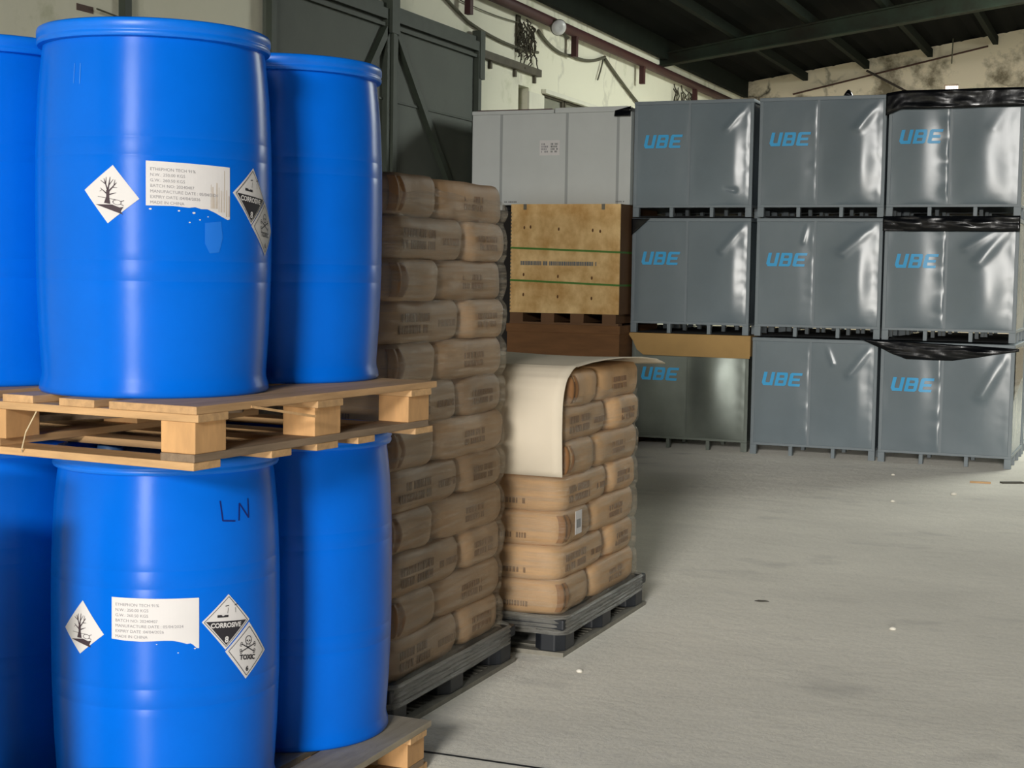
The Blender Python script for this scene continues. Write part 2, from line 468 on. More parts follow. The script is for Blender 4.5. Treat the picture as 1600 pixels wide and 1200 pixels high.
# left wall: plaster around the window band
wl = MB()
wl.box(XW - 0.3, XW, -8, 14.99, 0, 4.62)
wl.box(XW - 0.3, XW, 14.99, 22.0, 3.50, 4.62)
wl.box(XW - 0.3, XW, 14.99, 22.0, 0, 2.55)
wl.box(XW - 0.3, XW, 22.0, YB, 0, 4.62)
wl.box(XW - 0.3, XW - 0.0, 15.28, 15.68, 2.55, 3.50)
struct(wl.build('wall_left', WALLM))
struct(MB().box(XW - 0.3, 8, YB, YB + 0.3, 0, 4.44).box(XW - 0.3, -2.935, YB, YB + 0.3, 4.44, 4.53).box(-2.725, 8, YB, YB + 0.3, 4.44, 4.53)
       .add([(XW - 0.3, YB, 4.53), (8, YB, 4.53), (8, YB, roofz(8) + 0.09), (XW - 0.3, YB, roofz(XW - 0.3) + 0.09),
             (XW - 0.3, YB + 0.3, 4.53), (8, YB + 0.3, 4.53), (8, YB + 0.3, roofz(8) + 0.09), (XW - 0.3, YB + 0.3, roofz(XW - 0.3) + 0.09)],
            [(0, 1, 2, 3), (7, 6, 5, 4), (0, 4, 5, 1), (1, 5, 6, 2), (2, 6, 7, 3), (3, 7, 4, 0)])
       .build('wall_back', BACKM))
# bright grated vent in the rear wall
VENT = bpy.data.materials.new('sky_behind_vent'); VENT.use_nodes = True
VENT.node_tree.nodes['Principled BSDF'].inputs['Emission Color'].default_value = (1, 0.93, 0.9, 1)
VENT.node_tree.nodes['Principled BSDF'].inputs['Emission Strength'].default_value = 1.3
w0 = struct(MB().box(-2.935, -2.725, YB + 0.2, YB + 0.22, 4.44, 4.53).build('window_4', VENT))
g = MB()
for i in range(7): g.box(-2.935 + i * 0.035 - 0.002, -2.935 + i * 0.035 + 0.002, YB + 0.06, YB + 0.07, 4.44, 4.53)
g.build('grating', mat('vent_bars', lin((190, 170, 165)), 0.6), w0)

# front wall with the loading door opening the daylight comes through
struct(MB().box(XW - 0.3, 8.4, -14.2, -14.0, 2.35, 4.62).box(XW - 0.3, -1.0, -14.2, -14.0, 0, 2.35).box(6.2, 8.4, -14.2, -14.0, 0, 2.35).build('wall_front', WALLM))
rf = MB(); nx = 90
for i in range(nx):
    xa = XW - 0.3 + i * (8.4 - XW) / nx; xb = XW - 0.3 + (i + 1) * (8.4 - XW) / nx
    za = roofz(xa) + 0.10 + 0.02 * cos(i * pi); zb = roofz(xb) + 0.10 + 0.02 * cos((i + 1) * pi)
    rf.add([(xa, -15, za), (xb, -15, zb), (xb, YB + 0.3, zb), (xa, YB + 0.3, za), (xa, -15, za + 0.02), (xb, -15, zb + 0.02), (xb, YB + 0.3, zb + 0.02), (xa, YB + 0.3, za + 0.02)],
           [(0, 1, 2, 3), (7, 6, 5, 4), (0, 4, 5, 1), (1, 5, 6, 2), (2, 6, 7, 3), (3, 7, 4, 0)])
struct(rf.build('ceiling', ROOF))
# purlins run the length of the hall under the roof sheets
for i in range(12):
    x = -6.02 + 0.955 * i
    o = MB().bar((x, -14, roofz(x) - 0.005), (x, YB - 0.01, roofz(x) - 0.005), 0.075, 0.12 if i else 0.30, (0, 0, 1)).build('purlin', PURL)
    o['kind'] = 'structure'; o.name = 'trim_%d' % (i + 2)
# rafters across the hall
def rafter(y, name):
    x0, x1 = XW, 8.0
    m = MB()
    def zb(x): return 4.33 + 0.131 * (x + 6.1)
    def zt(x): return 4.56 + 0.155 * (x + 6.1) - 0.07
    for (ya, yb2, a0, a1, b0, b1) in ((-0.08, 0.08, -0.02, 0.0, 0, 0), (-0.012, 0.012, 0.0, 0.0, 1, 1), (-0.08, 0.08, 0, 0, 2, 2)):
        vs = []
        for x in (x0, x1):
            if b0 == 0: z0, z1 = zb(x), zb(x) + 0.02
            elif b0 == 1: z0, z1 = zb(x), zt(x)
            else: z0, z1 = zt(x) - 0.02, zt(x)
            vs += [(x, y + ya, z0), (x, y + yb2, z0), (x, y + yb2, z1), (x, y + ya, z1)]
        m.add(vs, [(0, 1, 2, 3), (7, 6, 5, 4), (0, 4, 5, 1), (1, 5, 6, 2), (2, 6, 7, 3), (3, 7, 4, 0)])
    struct(m.build(name, BEAM))
rafter(20.0, 'trim_20'); rafter(9.0, 'trim_21'); rafter(-2.0, 'trim_22')

# windows in the left wall (each: pane + frame)
def window(name, y0, y1, z0, z1, bars, mt, dx=0.14):
    w = struct(MB().box(XW - dx - 0.01, XW - dx, y0, y1, z0, z1).build(name, mt))
    f = MB()
    for a in [y0, y1]: f.box(XW - dx, XW - dx + 0.03, a - 0.02, a + 0.02, z0, z1)
    for k in range(bars + 1):
        z = z0 + (z1 - z0) * k / bars; f.box(XW - dx, XW - dx + 0.03, y0, y1, z - 0.014, z + 0.014)
    f.build('window_frame', RAIL, w)
window('window_1', 14.99, 15.28, 2.55, 3.50, 5, GLASSG, 0.2)
window('window_2', 15.70, 16.38, 2.55, 3.48, 2, GLASSG, 0.05)
window('window_3', 16.46, 21.9, 2.55, 3.48, 2, GLASSG, 0.05)
struct(MB().box(XW, XW + 0.05, 15.66, 21.9, 3.485, 3.53).box(XW, XW + 0.02, 15.25, 15.69, 2.55, 3.46).build('trim_30', REVEAL))

# sliding metal door on the left wall
XD = XW + 0.06
d1 = MB().box(XD - 0.03, XD, 9.9, 11.84, 0.02, 3.66).build('door_1', DOORM); struct(d1)
d2 = MB().box(XD - 0.03, XD, 11.9, 13.77, 0.02, 3.66).build('door_2', DOORM); struct(d2)
for d, ya, yb, sgn in ((d1, 9.9, 11.84, -1), (d2, 11.9, 13.77, 1)):
    MB().box(XD, XD + 0.05, ya, yb, 3.66, 3.75).box(XD, XD + 0.035, ya, yb, 3.60, 3.63).box(XD - 0.03, XD + 0.02, ya, yb, 3.75, 3.80).build('top_rail', DOORF, d)
    MB().box(XD, XD + 0.05, ya, ya + 0.07, 0.05, 3.66).build('stile', DOORF, d)
    MB().box(XD, XD + 0.05, yb - 0.07, yb, 0.05, 3.66).build('stile', DOORF, d)
    MB().box(XD, XD + 0.012, ya + 0.07, yb - 0.07, 2.985, 3.005).box(XD, XD + 0.012, ya + 0.07, yb - 0.07, 1.49, 1.51).build('sheet_seam', DOORF, d)
    if sgn > 0: a, b = (XD + 0.025, 11.97, 3.58), (XD + 0.025, 13.7, 1.72)
    else: a, b = (XD + 0.025, 11.79, 3.58), (XD + 0.025, 11.32, 3.02)
    MB().bar(a, b, 0.07, 0.05, (1, 0, 0)).build('diagonal_brace', DOORF, d)
struct(MB().box(XD - 0.02, XD + 0.08, 11.80, 11.94, 3.55, 4.02).box(XD - 0.02, XD + 0.075, 11.835, 11.905, 0.02, 3.6).build('trim_31', DOORF))
struct(MB().box(XD - 0.03, XD + 0.06, 13.72, 13.83, 3.40, 3.86).build('trim_32', DOORF))
t = MB().box(XW, XW + 0.06, 13.83, 15.5, 3.635, 3.71)
for y in (14.2, 14.85, 15.4): t.box(XW, XW + 0.03, y - 0.02, y + 0.02, 3.56, 3.64)
tag(t.build('door_rail', RAIL), 'brown overhead rail on the wall right of the sliding door', 'rail')

# red pipe and its hanger stubs, cables, lamp
pipe = thing('sprinkler_pipe', 'dark red pipe running along the top of the left wall', 'pipe', (XW + 0.1, 7, 4.24))
MB().tube([(0, 0, 0), (0, 16.6, 0)], 0.055, 14).build('pipe_run', REDP, pipe, smooth=True)
for y in (10.6, 13.47, 16.4, 18.92, 21.4):
    MB().box(-0.03, 0.03, y - 7 - 0.035, y - 7 + 0.035, -0.27, 0.0).build('hanger', REDP, pipe)


def sag(a, b, s, n=14):
    a = Vector(a); b = Vector(b)
    return [a.lerp(b, i / n) - Vector((0, 0, s * 4 * (i / n) * (1 - i / n))) for i in range(n + 1)]


xk = XW + 0.03
tag(MB().tube(sag((xk, 11.9, 4.42), (xk, 13.6, 3.93), 0.02) + sag((xk, 13.6, 3.93), (xk, 15.45, 3.89), 0.05), 0.016).build('cable', CABLE, smooth=True),
    'thick grey cable drooping above the door rail on the left wall', 'cable')
tag(MB().tube(sag((xk, 15.45, 4.12), (xk, 16.5, 4.0), 0.07) + sag((xk, 16.5, 4.0), (xk, 17.65, 4.14), 0.05), 0.018).build('cable', CABLE, smooth=True),
    'cable sagging from the wall lamp below the red pipe', 'cable')
tag(MB().tube(sag((xk, 17.66, 4.12), (xk, 19.3, 3.66), 0.02), 0.018).build('cable', CABLE, smooth=True),
    'straight cable slanting down from the red pipe to the grey crates', 'cable')
tag(MB().tube(sag((xk, 17.6, 4.13), (xk, 17.4, 3.84), 0.02), 0.010).build('cable', CABLE, smooth=True),
    'short loose cable end hanging below the red pipe', 'cable')
tag(MB().tube(sag((xk, 13.0, 4.12), (xk, 14.9, 4.12), 0.03), 0.006, 6).build('wire', CABLE, smooth=True),
    'thin wire strung along the wall just below the red pipe', 'wire')
lamp = thing('flood_lamp', 'pale oval flood lamp mounted beside the red pipe', 'lamp', (XW + 0.2, 15.62, 4.17), R_(-40))
MB().lathe([(0.0, 0.0), (0.085, 0.0), (0.09, 0.01), (0.075, 0.07), (0.03, 0.10), (0, 0.10)], 24).build('shade', CABLE, lamp, smooth=True)
MB().lathe([(0, -0.004), (0.04, -0.01), (0.083, -0.002), (0.083, 0.004), (0, 0.004)], 24).build('lens', LAMPW, lamp, smooth=True)
MB().bar((-0.15, -0.12, 0.06), (0, 0, 0.09), 0.03, 0.03).build('bracket', CABLE, lamp)
lamp.rotation_euler = Vector((0.62, -0.70, -0.35)).to_track_quat('-Z', 'Y').to_euler()
# dried roots growing out of a wall crevice
random.seed(5)
rt = MB()
for i in range(26):
    y = random.uniform(14.9, 15.3); z = random.uniform(4.0, 4.2); p = [(XW + 0.02, y, z)]
    for k in range(7):
        y += random.uniform(-0.05, 0.05); z -= random.uniform(0.02, 0.07); p.append((XW + 0.02 + random.uniform(0, 0.05), y, z))
    rt.tube(p, 0.007, 5)
rt.box(XW, XW + 0.02, 14.88, 14.98, 3.82, 4.2)  # dark strip standing in for the shade of the wall recess
o = tag(rt.build('dry_roots', ROOT, smooth=False), 'tangle of dark dry roots on the wall under the red pipe', 'roots'); o['kind'] = 'stuff'
rt = MB()
for i in range(14):
    y = random.uniform(20.6, 21.6); z = random.uniform(4.05, 4.2); p = [(XW + 0.02, y, z)]
    for k in range(7):
        y += random.uniform(-0.05, 0.05); z -= random.uniform(0.03, 0.08); p.append((XW + 0.02 + random.uniform(0, 0.05), y, z))
    rt.tube(p, 0.009, 5)
o = tag(rt.build('dry_roots', ROOT), 'dark dry roots on the left wall just above the top grey crate', 'roots'); o['kind'] = 'stuff'
# conduit and painted patch above the drums
tag(MB().box(XW, XW + 0.05, 8.22, 8.29, 2.6, 4.2).build('wall_conduit', DOORF), 'dark green vertical conduit on the plaster above the front drum', 'conduit')
tag(MB().tube(sag((xk, 7.96, 3.125), (xk, 8.30, 3.10), 0.0), 0.006, 6).build('wire', CABLE), 'short wire running to the green conduit above the front drum', 'wire')
struct(MB().box(XW, XW + 0.004, 7.80, 7.96, 3.095, 3.135).build('trim_33', mat('exposed_brick', lin((96, 78, 72)), 0.9)))
# roof bracing rods at the rear
tag(MB().tube([(-5.25, YB - 0.06, 4.444), (-2.3, YB - 0.06, 5.075)], 0.014).build('bracing_rod', mat('rust_rod', lin((70, 44, 36)), 0.8)), 'rust brown rod rising to the right across the rear wall', 'rod')
tag(MB().tube([(-4.1, YB - 0.1, 4.77), (-3.3, YB - 0.1, 4.33)], 0.018).build('bracing_rod', mat('rust_rod_dark', lin((52, 42, 36)), 0.8)), 'short dark rod slanting down to the right on the rear wall', 'rod')
tag(MB().tube([(-2.78, YB - 0.3, 5.5), (-2.8, YB - 0.3, 4.8)], 0.009).build('hanging_wire', CABLE), 'thin wire hanging straight down from the roof by the rear wall', 'wire')

# ------------------------------------------------------------------ drums
DR, DH = 0.295, 0.907
PROF = [(0.0, 0.014), (0.24, 0.012), (0.262, 0.0), (0.284, 0.0), (0.2895, 0.007), (0.2885, 0.020), (0.2835, 0.036), (0.2825, 0.05), (0.2845, 0.08),
        (0.2895, 0.16), (0.2927, 0.24), (0.2939, 0.2805), (0.2932, 0.2825), (0.2941, 0.2845), (0.2949, 0.309), (0.2951, 0.3300), (0.2944, 0.3320), (0.2951, 0.3340),
        (0.2955, 0.40), (0.2957, 0.46), (0.2955, 0.52), (0.2948, 0.5805), (0.2941, 0.5825), (0.2948, 0.5845), (0.2944, 0.605), (0.2938, 0.6240), (0.2931, 0.626), (0.2937, 0.6280),
        (0.2912, 0.69), (0.2880, 0.75), (0.2835, 0.80), (0.2790, 0.838), (0.2765, 0.855), (0.2760, 0.866)]


def rad(z):
    for (r0, z0), (r1, z1) in zip(PROF[3:], PROF[4:]):
        if z0 <= z <= z1: return r0 + (r1 - r0) * (z - z0) / (z1 - z0)
    return 0.29


def smooth_prof(p):
    out = []
    for a, b in zip(p, p[1:]):
        n = max(1, int(abs(b[1] - a[1]) / 0.02))
        for i in range(n): out.append((a[0] + (b[0] - a[0]) * i / n, a[1] + (b[1] - a[1]) * i / n))
    return out + [p[-1]]


def make_drum(name='plastic_drum'):
    t = thing(name, '', 'drum')
    MB().lathe(smooth_prof(PROF), 96).build('body', BLUE, t, angle=55)
    MB().lathe([(0.2755, 0.862), (0.2885, 0.864), (0.2905, 0.868), (0.2905, 0.874), (0.2885, 0.877), (0.2885, 0.880), (0.2910, 0.884), (0.2912, 0.896),
                (0.2890, 0.904), (0.2840, 0.907), (0.2760, 0.906), (0.2710, 0.900), (0.2680, 0.888)], 96).build('rim', BLUE_RIM, t, angle=50)
    MB().lathe([(0.2690, 0.889), (0.25, 0.880), (0.10, 0.878), (0.0, 0.878)], 64).build('lid', BLUE, t, smooth=True)
    for x, y in ((0.18, 0.0), (-0.18, 0.0)):
        MB().lathe([(0.0, 0.902), (0.030, 0.902), (0.034, 0.898), (0.036, 0.878)], 20, (x, y, 0)).build('bung', BUNG, t, angle=40)
    return t


def wrapped(name, vf, m, parent, off, th0=0.0, z0=0.0):
    """wrap flat lettering or paper (x = arc length, y = height) round the drum; the angle is counted from -Y towards +X"""
    b = MB(); vs = []
    for v in vf[0]:
        z = z0 + v.y; th = th0 + v.x / DR; r = rad(z) + off
        vs.append((r * sin(th), -r * cos(th), z))
    b.add(vs, vf[1]); me = b.mesh(name, m)
    o = link(name, me, parent); return o


SL = 0.008


def sheet_pts(pts): return [(R_(a) * DR, z) for a, z in pts]


def ctr(p): return (sum(q[0] for q in p) / len(p), sum(q[1] for q in p) / len(p))


def local(p, vf_polys, flip=False):
    """map unit-diamond coordinates (-1..1, corners at left, top, right, bottom) into a diamond given by its corners L,T,R,B"""
    c = ctr(p); ex = ((p[2][0] - p[0][0]) / 2, (p[2][1] - p[0][1]) / 2); ey = ((p[1][0] - p[3][0]) / 2, (p[1][1] - p[3][1]) / 2)
    return [[(c[0] + x * ex[0] + y * ey[0], c[1] + x * ex[1] + y * ey[1]) for x, y in q] for q in vf_polys]


def map_vf(p, vf):
    c = ctr(p); ex = ((p[2][0] - p[0][0]) / 2, (p[2][1] - p[0][1]) / 2); ey = ((p[1][0] - p[3][0]) / 2, (p[1][1] - p[3][1]) / 2)
    return ([Vector((c[0] + v.x * ex[0] + v.y * ey[0], c[1] + v.x * ex[1] + v.y * ey[1], 0)) for v in vf[0]], vf[1])


def tree_label(drum, corners):
    p = sheet_pts(corners)
    s = wrapped('hazard_label', flat([p], SL, SL), WHITE, drum, 0.0012)
    s['label'] = 'white diamond label with a dead tree and fish symbol'
    q = []
    tr = [(-0.13, -0.30), (-0.04, -0.30), (-0.05, 0.1), (-0.1, 0.14), (-0.16, 0.1), (-0.13, -0.1)]
    q.append([(-0.20, -0.33), (0.03, -0.33), (-0.03, -0.1), (-0.04, 0.12), (-0.16, 0.12), (-0.14, -0.1)])
    for a, b, w0, w1 in (((-0.1, 0.1), (-0.28, 0.5), .06, .02), ((-0.1, 0.1), (-0.06, 0.58), .06, .02), ((-0.1, 0.05), (0.18, 0.42), .06, .02), ((-0.2, 0.32), (-0.4, 0.42), .035, .015),
                         ((-0.2, 0.32), (-0.2, 0.56), .035, .015), ((-0.08, 0.3), (0.06, 0.52), .03, .012), ((0.04, 0.24), (0.22, 0.26), .03, .012), ((-0.13, 0.0), (-0.38, 0.16), .05, .015),
                         ((-0.05, -0.02), (0.2, 0.08), .045, .015), ((0.1, 0.34), (0.12, 0.52), .03, .01), ((-0.30, 0.12), (-0.4, 0.04), .02, .01)):
        q.append(seg_poly(a, b, w0, w1))
    q.append([(-0.5, -0.42), (0.1, -0.34), (0.36, -0.40), (0.5, -0.36), (0.42, -0.52), (0.5, -0.62), (0.2, -0.56)])
    q += ring(0.26, -0.24, 0.16, 0.025, 14, 0.55); q.append(seg_poly((0.38, -0.2), (0.5, -0.14), .02)); q.append(seg_poly((0.38, -0.28), (0.5, -0.32), .02))
    q.append(seg_poly((-0.45, -0.14), (0.3, -0.16), .015))
    wrapped('tree_symbol', flat(local(p, q), SL, SL), mat('dark_mauve_print', lin((62, 48, 56)), 0.7), s, 0.0022)
    return s


def corrosive_label(drum, corners):
    p = sheet_pts(corners)
    s = wrapped('hazard_label', flat([p], SL, SL), WHITE, drum, 0.0012)
    s['label'] = 'black and white diamond label reading CORROSIVE'
    q = [[(-0.84, 0.02), (0.84, 0.02), (0.0, -0.84)]] + outline([(-0.9, 0), (0, 0.9), (0.9, 0), (0, -0.9)], 0.02)
    q += [[(-0.42, 0.16), (0.02, 0.16), (0.02, 0.24), (-0.12, 0.24), (-0.2, 0.20), (-0.26, 0.25), (-0.42, 0.25)]]
    q += [seg_poly((-0.12, 0.56), (0.02, 0.58), .03), seg_poly((0.26, 0.58), (0.38, 0.62), .03), seg_poly((0.0, 0.50), (-0.02, 0.3), .015), seg_poly((0.3, 0.5), (0.32, 0.32), .015)]
    wrapped('black_field', flat(local(p, q), SL, SL), BLKINK, s, 0.0022)
    t = text_flat('CORROSIVE', 0.235, -0.04, -0.20, 'CENTER', bold=0.008, sx=0.98)
    wrapped('lettering', map_vf(p, t), WHITE, s, 0.0034)
    t = text_flat('8', 0.30, 0.0, -0.74, 'CENTER', bold=0.01)
    wrapped('class_number', map_vf(p, t), WHITE, s, 0.0034)


def toxic_label(drum, corners):
    p = sheet_pts(corners)
    s = wrapped('hazard_label', flat([p], SL, SL), WHITE, drum, 0.0009)
    s['label'] = 'white diamond label reading TOXIC with skull and crossbones'
    q = outline([(-0.86, 0), (0, 0.86), (0.86, 0), (0, -0.86)], 0.02)
    q += ring(0, 0.38, 0.16, 0.025, 16, 1.0) + [circ(-0.06, 0.36, 0.035, 8), circ(0.06, 0.36, 0.035, 8), [(-0.02, 0.30), (0.02, 0.30), (0, 0.33)]]
    q += [seg_poly((-0.09, 0.24), (-0.08, 0.14), .02), seg_poly((0.09, 0.24), (0.08, 0.14), .02), seg_poly((-0.08, 0.15), (0.08, 0.15), .02)]
    for sx in (-1, 1):
        q += [seg_poly((-0.3 * sx, 0.24), (0.3 * sx, -0.02), .035)] + ring(-0.32 * sx, 0.27, .05, .02, 8) + ring(-0.34 * sx, 0.20, .05, .02, 8) + ring(0.32 * sx, -0.05, .05, .02, 8) + ring(0.34 * sx, 0.02, .05, .02, 8)
    wrapped('skull_symbol', flat(local(p, q), SL, SL), BLKINK, s, 0.0019)
    t = text_flat('TOXIC', 0.24, 0.0, -0.30, 'CENTER', bold=0.008)
    wrapped('lettering', map_vf(p, t), BLKINK, s, 0.0026)
    t = text_flat('6', 0.24, 0.0, -0.70, 'CENTER', bold=0.008)
    wrapped('class_number', map_vf(p, t), BLKINK, s, 0.0026)


LINES = ['ETHEPHON TECH 91%', 'N.W.: 250.00 KGS', 'G.W.: 260.50 KGS', 'BATCH NO: 20240407', 'MANUFACTURE DATE : 05/04/2024', 'EXPIRY DATE :04/04/2026', 'MADE IN CHINA']


def paper_label(drum, th, zt, zb, a1, torn, rot, stain):
    """th: left edge angle; the lower edge is torn along the points given"""
    x0 = R_(th) * DR; x1 = R_(a1) * DR
    pts = [(x0, zt), (x1, zt + rot * (x1 - x0))]
    pts = pts + [(x0 + u * (x1 - x0), z) for u, z in torn]
    s = wrapped('paper_label', flat([pts[::-1]], SL, SL), WHITE, drum, 0.0012)
    s['label'] = 'white paper label with faint grey lines of print and a torn lower edge'
    h = zt - zb; step = h * (0.112 if stain else 0.122)
    W = x1 - x0; b = MB()
    for i, L in enumerate(LINES):
        v, f = text_flat(L, step * 0.78, 0, 0, sx=1.06)
        vs = []
        for q in v:
            x = x0 + W * 0.045 + q.x; y = zt - h * 0.19 - i * step + q.y + rot * (x - x0)
            vs.append(Vector((x, y, 0)))
        th_ = [(rad(q.y) + 0.002) for q in vs]
        b.add([((rr) * sin(q.x / DR), -(rr) * cos(q.x / DR), q.y) for q, rr in zip(vs, th_)], f)
    link('lettering', b.mesh('lettering', LABTXT), s)
    if stain:
        rs = random.Random(3); q = []; xs = x0 + W * 0.74
        while xs < x1 - 0.004:
            w = rs.uniform(0.0015, 0.005); top = zt - h * rs.uniform(0.12, 0.7); u = (xs - x0) / W
            lo = max(z for uu, z in torn if abs(uu - u) < 0.14) + 0.002
            q.append([(xs, lo), (xs + w, lo), (xs + w * 0.8, top), (xs + w * 0.2, top)]); xs += w + rs.uniform(0.0, 0.004)
        wrapped('stain', flat(q, SL, SL), STAIN, s, 0.0017)
    return s


UPG, LOG = 'blue drums on the raised pallet', 'blue drums on the floor pallet'
BASE_U, BASE_L = 1.207, 0.150
drum_u = make_drum(); drum_u.location = (-2.355, 3.325, BASE_U)
proto = copy_tree(drum_u)                       # unlabelled drum kept for the copies
tag(drum_u, 'large blue plastic drum at the front of the upper pallet, with four white labels', 'drum', UPG)
tree_label(drum_u, [(1.6, .498), (15.9, .557), (28.1, .478), (13.4, .419)])
paper_label(drum_u, 31.0, .569, .452, 72.0, [(1.0, .436), (.97, .434), (.90, .440), (.80, .450), (.70, .458), (.62, .458), (.55, .462), (.48, .460), (.3, .463), (0.0, .463)], -0.035, True)
corrosive_label(drum_u, [(73.8, .502), (88.5, .566), (99.3, .487), (86.8, .425)])
toxic_label(drum_u, [(87.0, .423), (100.4, .487), (113.5, .412), (101.2, .349)])
wrapped('scratches', flat([seg_poly((R_(-6) * DR, .80), (R_(-6) * DR, .752), .0015), seg_poly((R_(-2.4) * DR, .80), (R_(-2.2) * DR, .750), .0018)], SL, SL), SCUFF, drum_u, 0.0012)
wrapped('glue_smear', flat([[(R_(58.5) * DR, .425), (R_(67) * DR, .43), (R_(68) * DR, .39), (R_(66) * DR, .355), (R_(61) * DR, .352), (R_(58.5) * DR, .375)]], SL, SL), mat('dried_glue', (0.008, 0.18, 0.76, 1), 0.6), drum_u, 0.0009)
q = [circ(R_(a) * DR, z, r, 8, 0.6) for a, z, r in ((33, .455, .0035), (46, .452, .003), (53, .448, .004), (56, .432, .0025), (51, .425, .0025), (60, .44, .002))]
for q1 in q: wrapped('paper_scrap', flat([q1], SL, SL), WHITE, drum_u, 0.0012)

drum_l = proto; drum_l.location = (-2.358, 3.38, BASE_L)
spare = copy_tree(proto)
tag(drum_l, 'large blue plastic drum at the front of the floor pallet, hand-lettered LN', 'drum', LOG)
tree_label(drum_l, [(-22.5, .468), (-8.7, .546), (4.0, .467), (-10.7, .410)])
paper_label(drum_l, 8.2, .563, .455, 50.0, [(1.0, .432), (.97, .433), (.93, .442), (.90, .446), (.86, .445), (.78, .451), (.70, .455), (.6, .456), (.35, .454), (.15, .456), (0.0, .459)], -0.02, False)
corrosive_label(drum_l, [(51.3, .496), (65.4, .559), (78.4, .485), (63.6, .419)])
toxic_label(drum_l, [(63.5, .414), (78.2, .478), (91.1, .392), (76.0, .333)])
wrapped('hand_lettering', flat([seg_poly((R_(a0) * DR, z0), (R_(a1) * DR, z1), .0042) for a0, z0, a1, z1 in
        ((61.8, .795, 62.9, .744), (62.9, .745, 70.2, .741), (72.4, .740, 73.2, .784), (73.2, .784, 79.0, .744), (79.0, .744, 79.3, .793))], SL, SL), MARKER, drum_l, 0.0012)
q = [circ(R_(a) * DR, z, r, 8, 0.6) for a, z, r in ((30, .447, .002), (40, .424, .002), (48, .432, .0028))]
for q1 in q: wrapped('paper_scrap', flat([q1], SL, SL), WHITE, drum_l, 0.0012)

for k, (x, y, z, rz, lab, gp) in enumerate((
        (-2.348, 3.937, BASE_U, 0.5, 'unlabelled blue drum behind right of the labelled one on the upper pallet', UPG),
        (-2.952, 3.375, BASE_U, 1.1, 'blue drum cut by the left edge of the photo on the upper pallet', UPG),
        (-2.950, 3.985, BASE_U, 2.0, 'blue drum hidden at the rear left of the upper pallet', UPG),
        (-2.330, 3.988, BASE_L, 0.9, 'unlabelled blue drum on the floor pallet, standing next to the tall sack stack', LOG),
        (-2.960, 3.43, BASE_L, 1.7, 'blue drum in deep shade at the left edge of the floor pallet', LOG),
        (-2.940, 4.03, BASE_L, 2.4, 'blue drum hidden at the rear left of the floor pallet', LOG))):
    o = spare if k == 0 else copy_tree(spare)
    o.location = (x, y, z); o.rotation_euler = (0, 0, rz); tag(o, lab, 'drum', gp)

# ------------------------------------------------------------------ wooden pallets


def wood_pallet(label, loc, rz, W, L, H, top, dusty):
    """origin at the near right corner on the underside; extends to -X and +Y"""
    t = thing('wooden_pallet', label, 'pallet', loc, rz, 'wooden pallets under the drums')
    th = 0.019; bh = H - 4 * th; z = 0.0
    if bh > 0.08: pass
    rnd = random.Random(int(W * 1000) + int(loc[2] * 100))
    # lowest boards run left-right
    for y0, w in ((0.0, 0.10), (0.30, 0.085), (L / 2 - 0.05, 0.10), (L - 0.40, 0.085), (L - 0.10, 0.10)):
        MB().box(-W + 0.0, -0.012 - (0.0 if y0 else 0.0), y0, y0 + w, 0, th).build('bottom_board', WOOD, t, bevel=0.002)
    # runners front to back
    for x0 in (-0.11, -W / 2 - 0.055, -W + 0.005):
        MB().box(x0, x0 + 0.10, 0.0, L - 0.03, th, 2 * th).build('runner', WOODG if x0 > -0.2 else WOODY, t, bevel=0.002)
    for y0, w in ((0.005, 0.115), (L / 2 - 0.06, 0.12), (L - 0.14, 0.115)):
        for x0, bw in ((-0.112, 0.10), (-W / 2 - 0.06, 0.12), (-W + 0.005, 0.10)):
            MB().box(x0, x0 + bw, y0, y0 + w, 2 * th, 2 * th + bh).build('block', BLOCK, t, bevel=0.002)
        # stringer boards left-right on the blocks, sticking out a little
        MB().box(-W, 0.0, y0 - 0.004, y0 + w - 0.006, 2 * th + bh, 3 * th + bh).build('stringer', WOOD, t, bevel=0.002)
    # deck boards front to back
    ws = top
    x = 0.0
    for k, (w, gap) in enumerate(ws):
        MB().box(x - w, x, -0.004 + rnd.uniform(-0.004, 0.004), L + rnd.uniform(-0.004, 0.006), 3 * th + bh, H).build('deck_board', DUSTYWOOD if dusty else WOODY, t, bevel=0.002)
        x -= w + gap
    return t


TOP = [(0.26, 0.045), (0.11, 0.09), (0.10, 0.085), (0.10, 0.085), (0.11, 0.085), (0.25, 0.0)]
pu = wood_pallet('pale pine pallet carrying the upper drums, resting on the lower drums', (-1.985, 2.965, 1.057), R_(-5.0), 1.32, 1.09, 0.15, TOP, False)
# a sprung board and a splinter inside the upper pallet
MB().bar((-1.02, 0.16, 0.045), (-0.34, 0.62, 0.085), 0.09, 0.017).build('sprung_board', WOODG, pu, bevel=0.002)
MB().bar((0.0, 0.20, 0.136), (0.035, 0.42, 0.098), 0.005, 0.006).build('splinter', WOOD, pu)
pl = wood_pallet('dusty pine pallet standing on the floor under the lower drums', (-1.965, 3.08, 0.0), 0.0, 1.25, 1.12, 0.15,
                 [(0.16, 0.03), (0.12, 0.04), (0.12, 0.04), (0.12, 0.04), (0.12, 0.04), (0.12, 0.04), (0.12, 0.0)], True)
tag(MB().tube([(-2.47, 3.0, 1.17), (-2.49, 2.985, 1.12), (-2.515, 3.0, 1.075), (-2.535, 3.03, 1.055)], 0.0016, 5).build('twine', THREAD), 'pale loose twine hanging from the raised pallet onto a drum rim', 'twine')

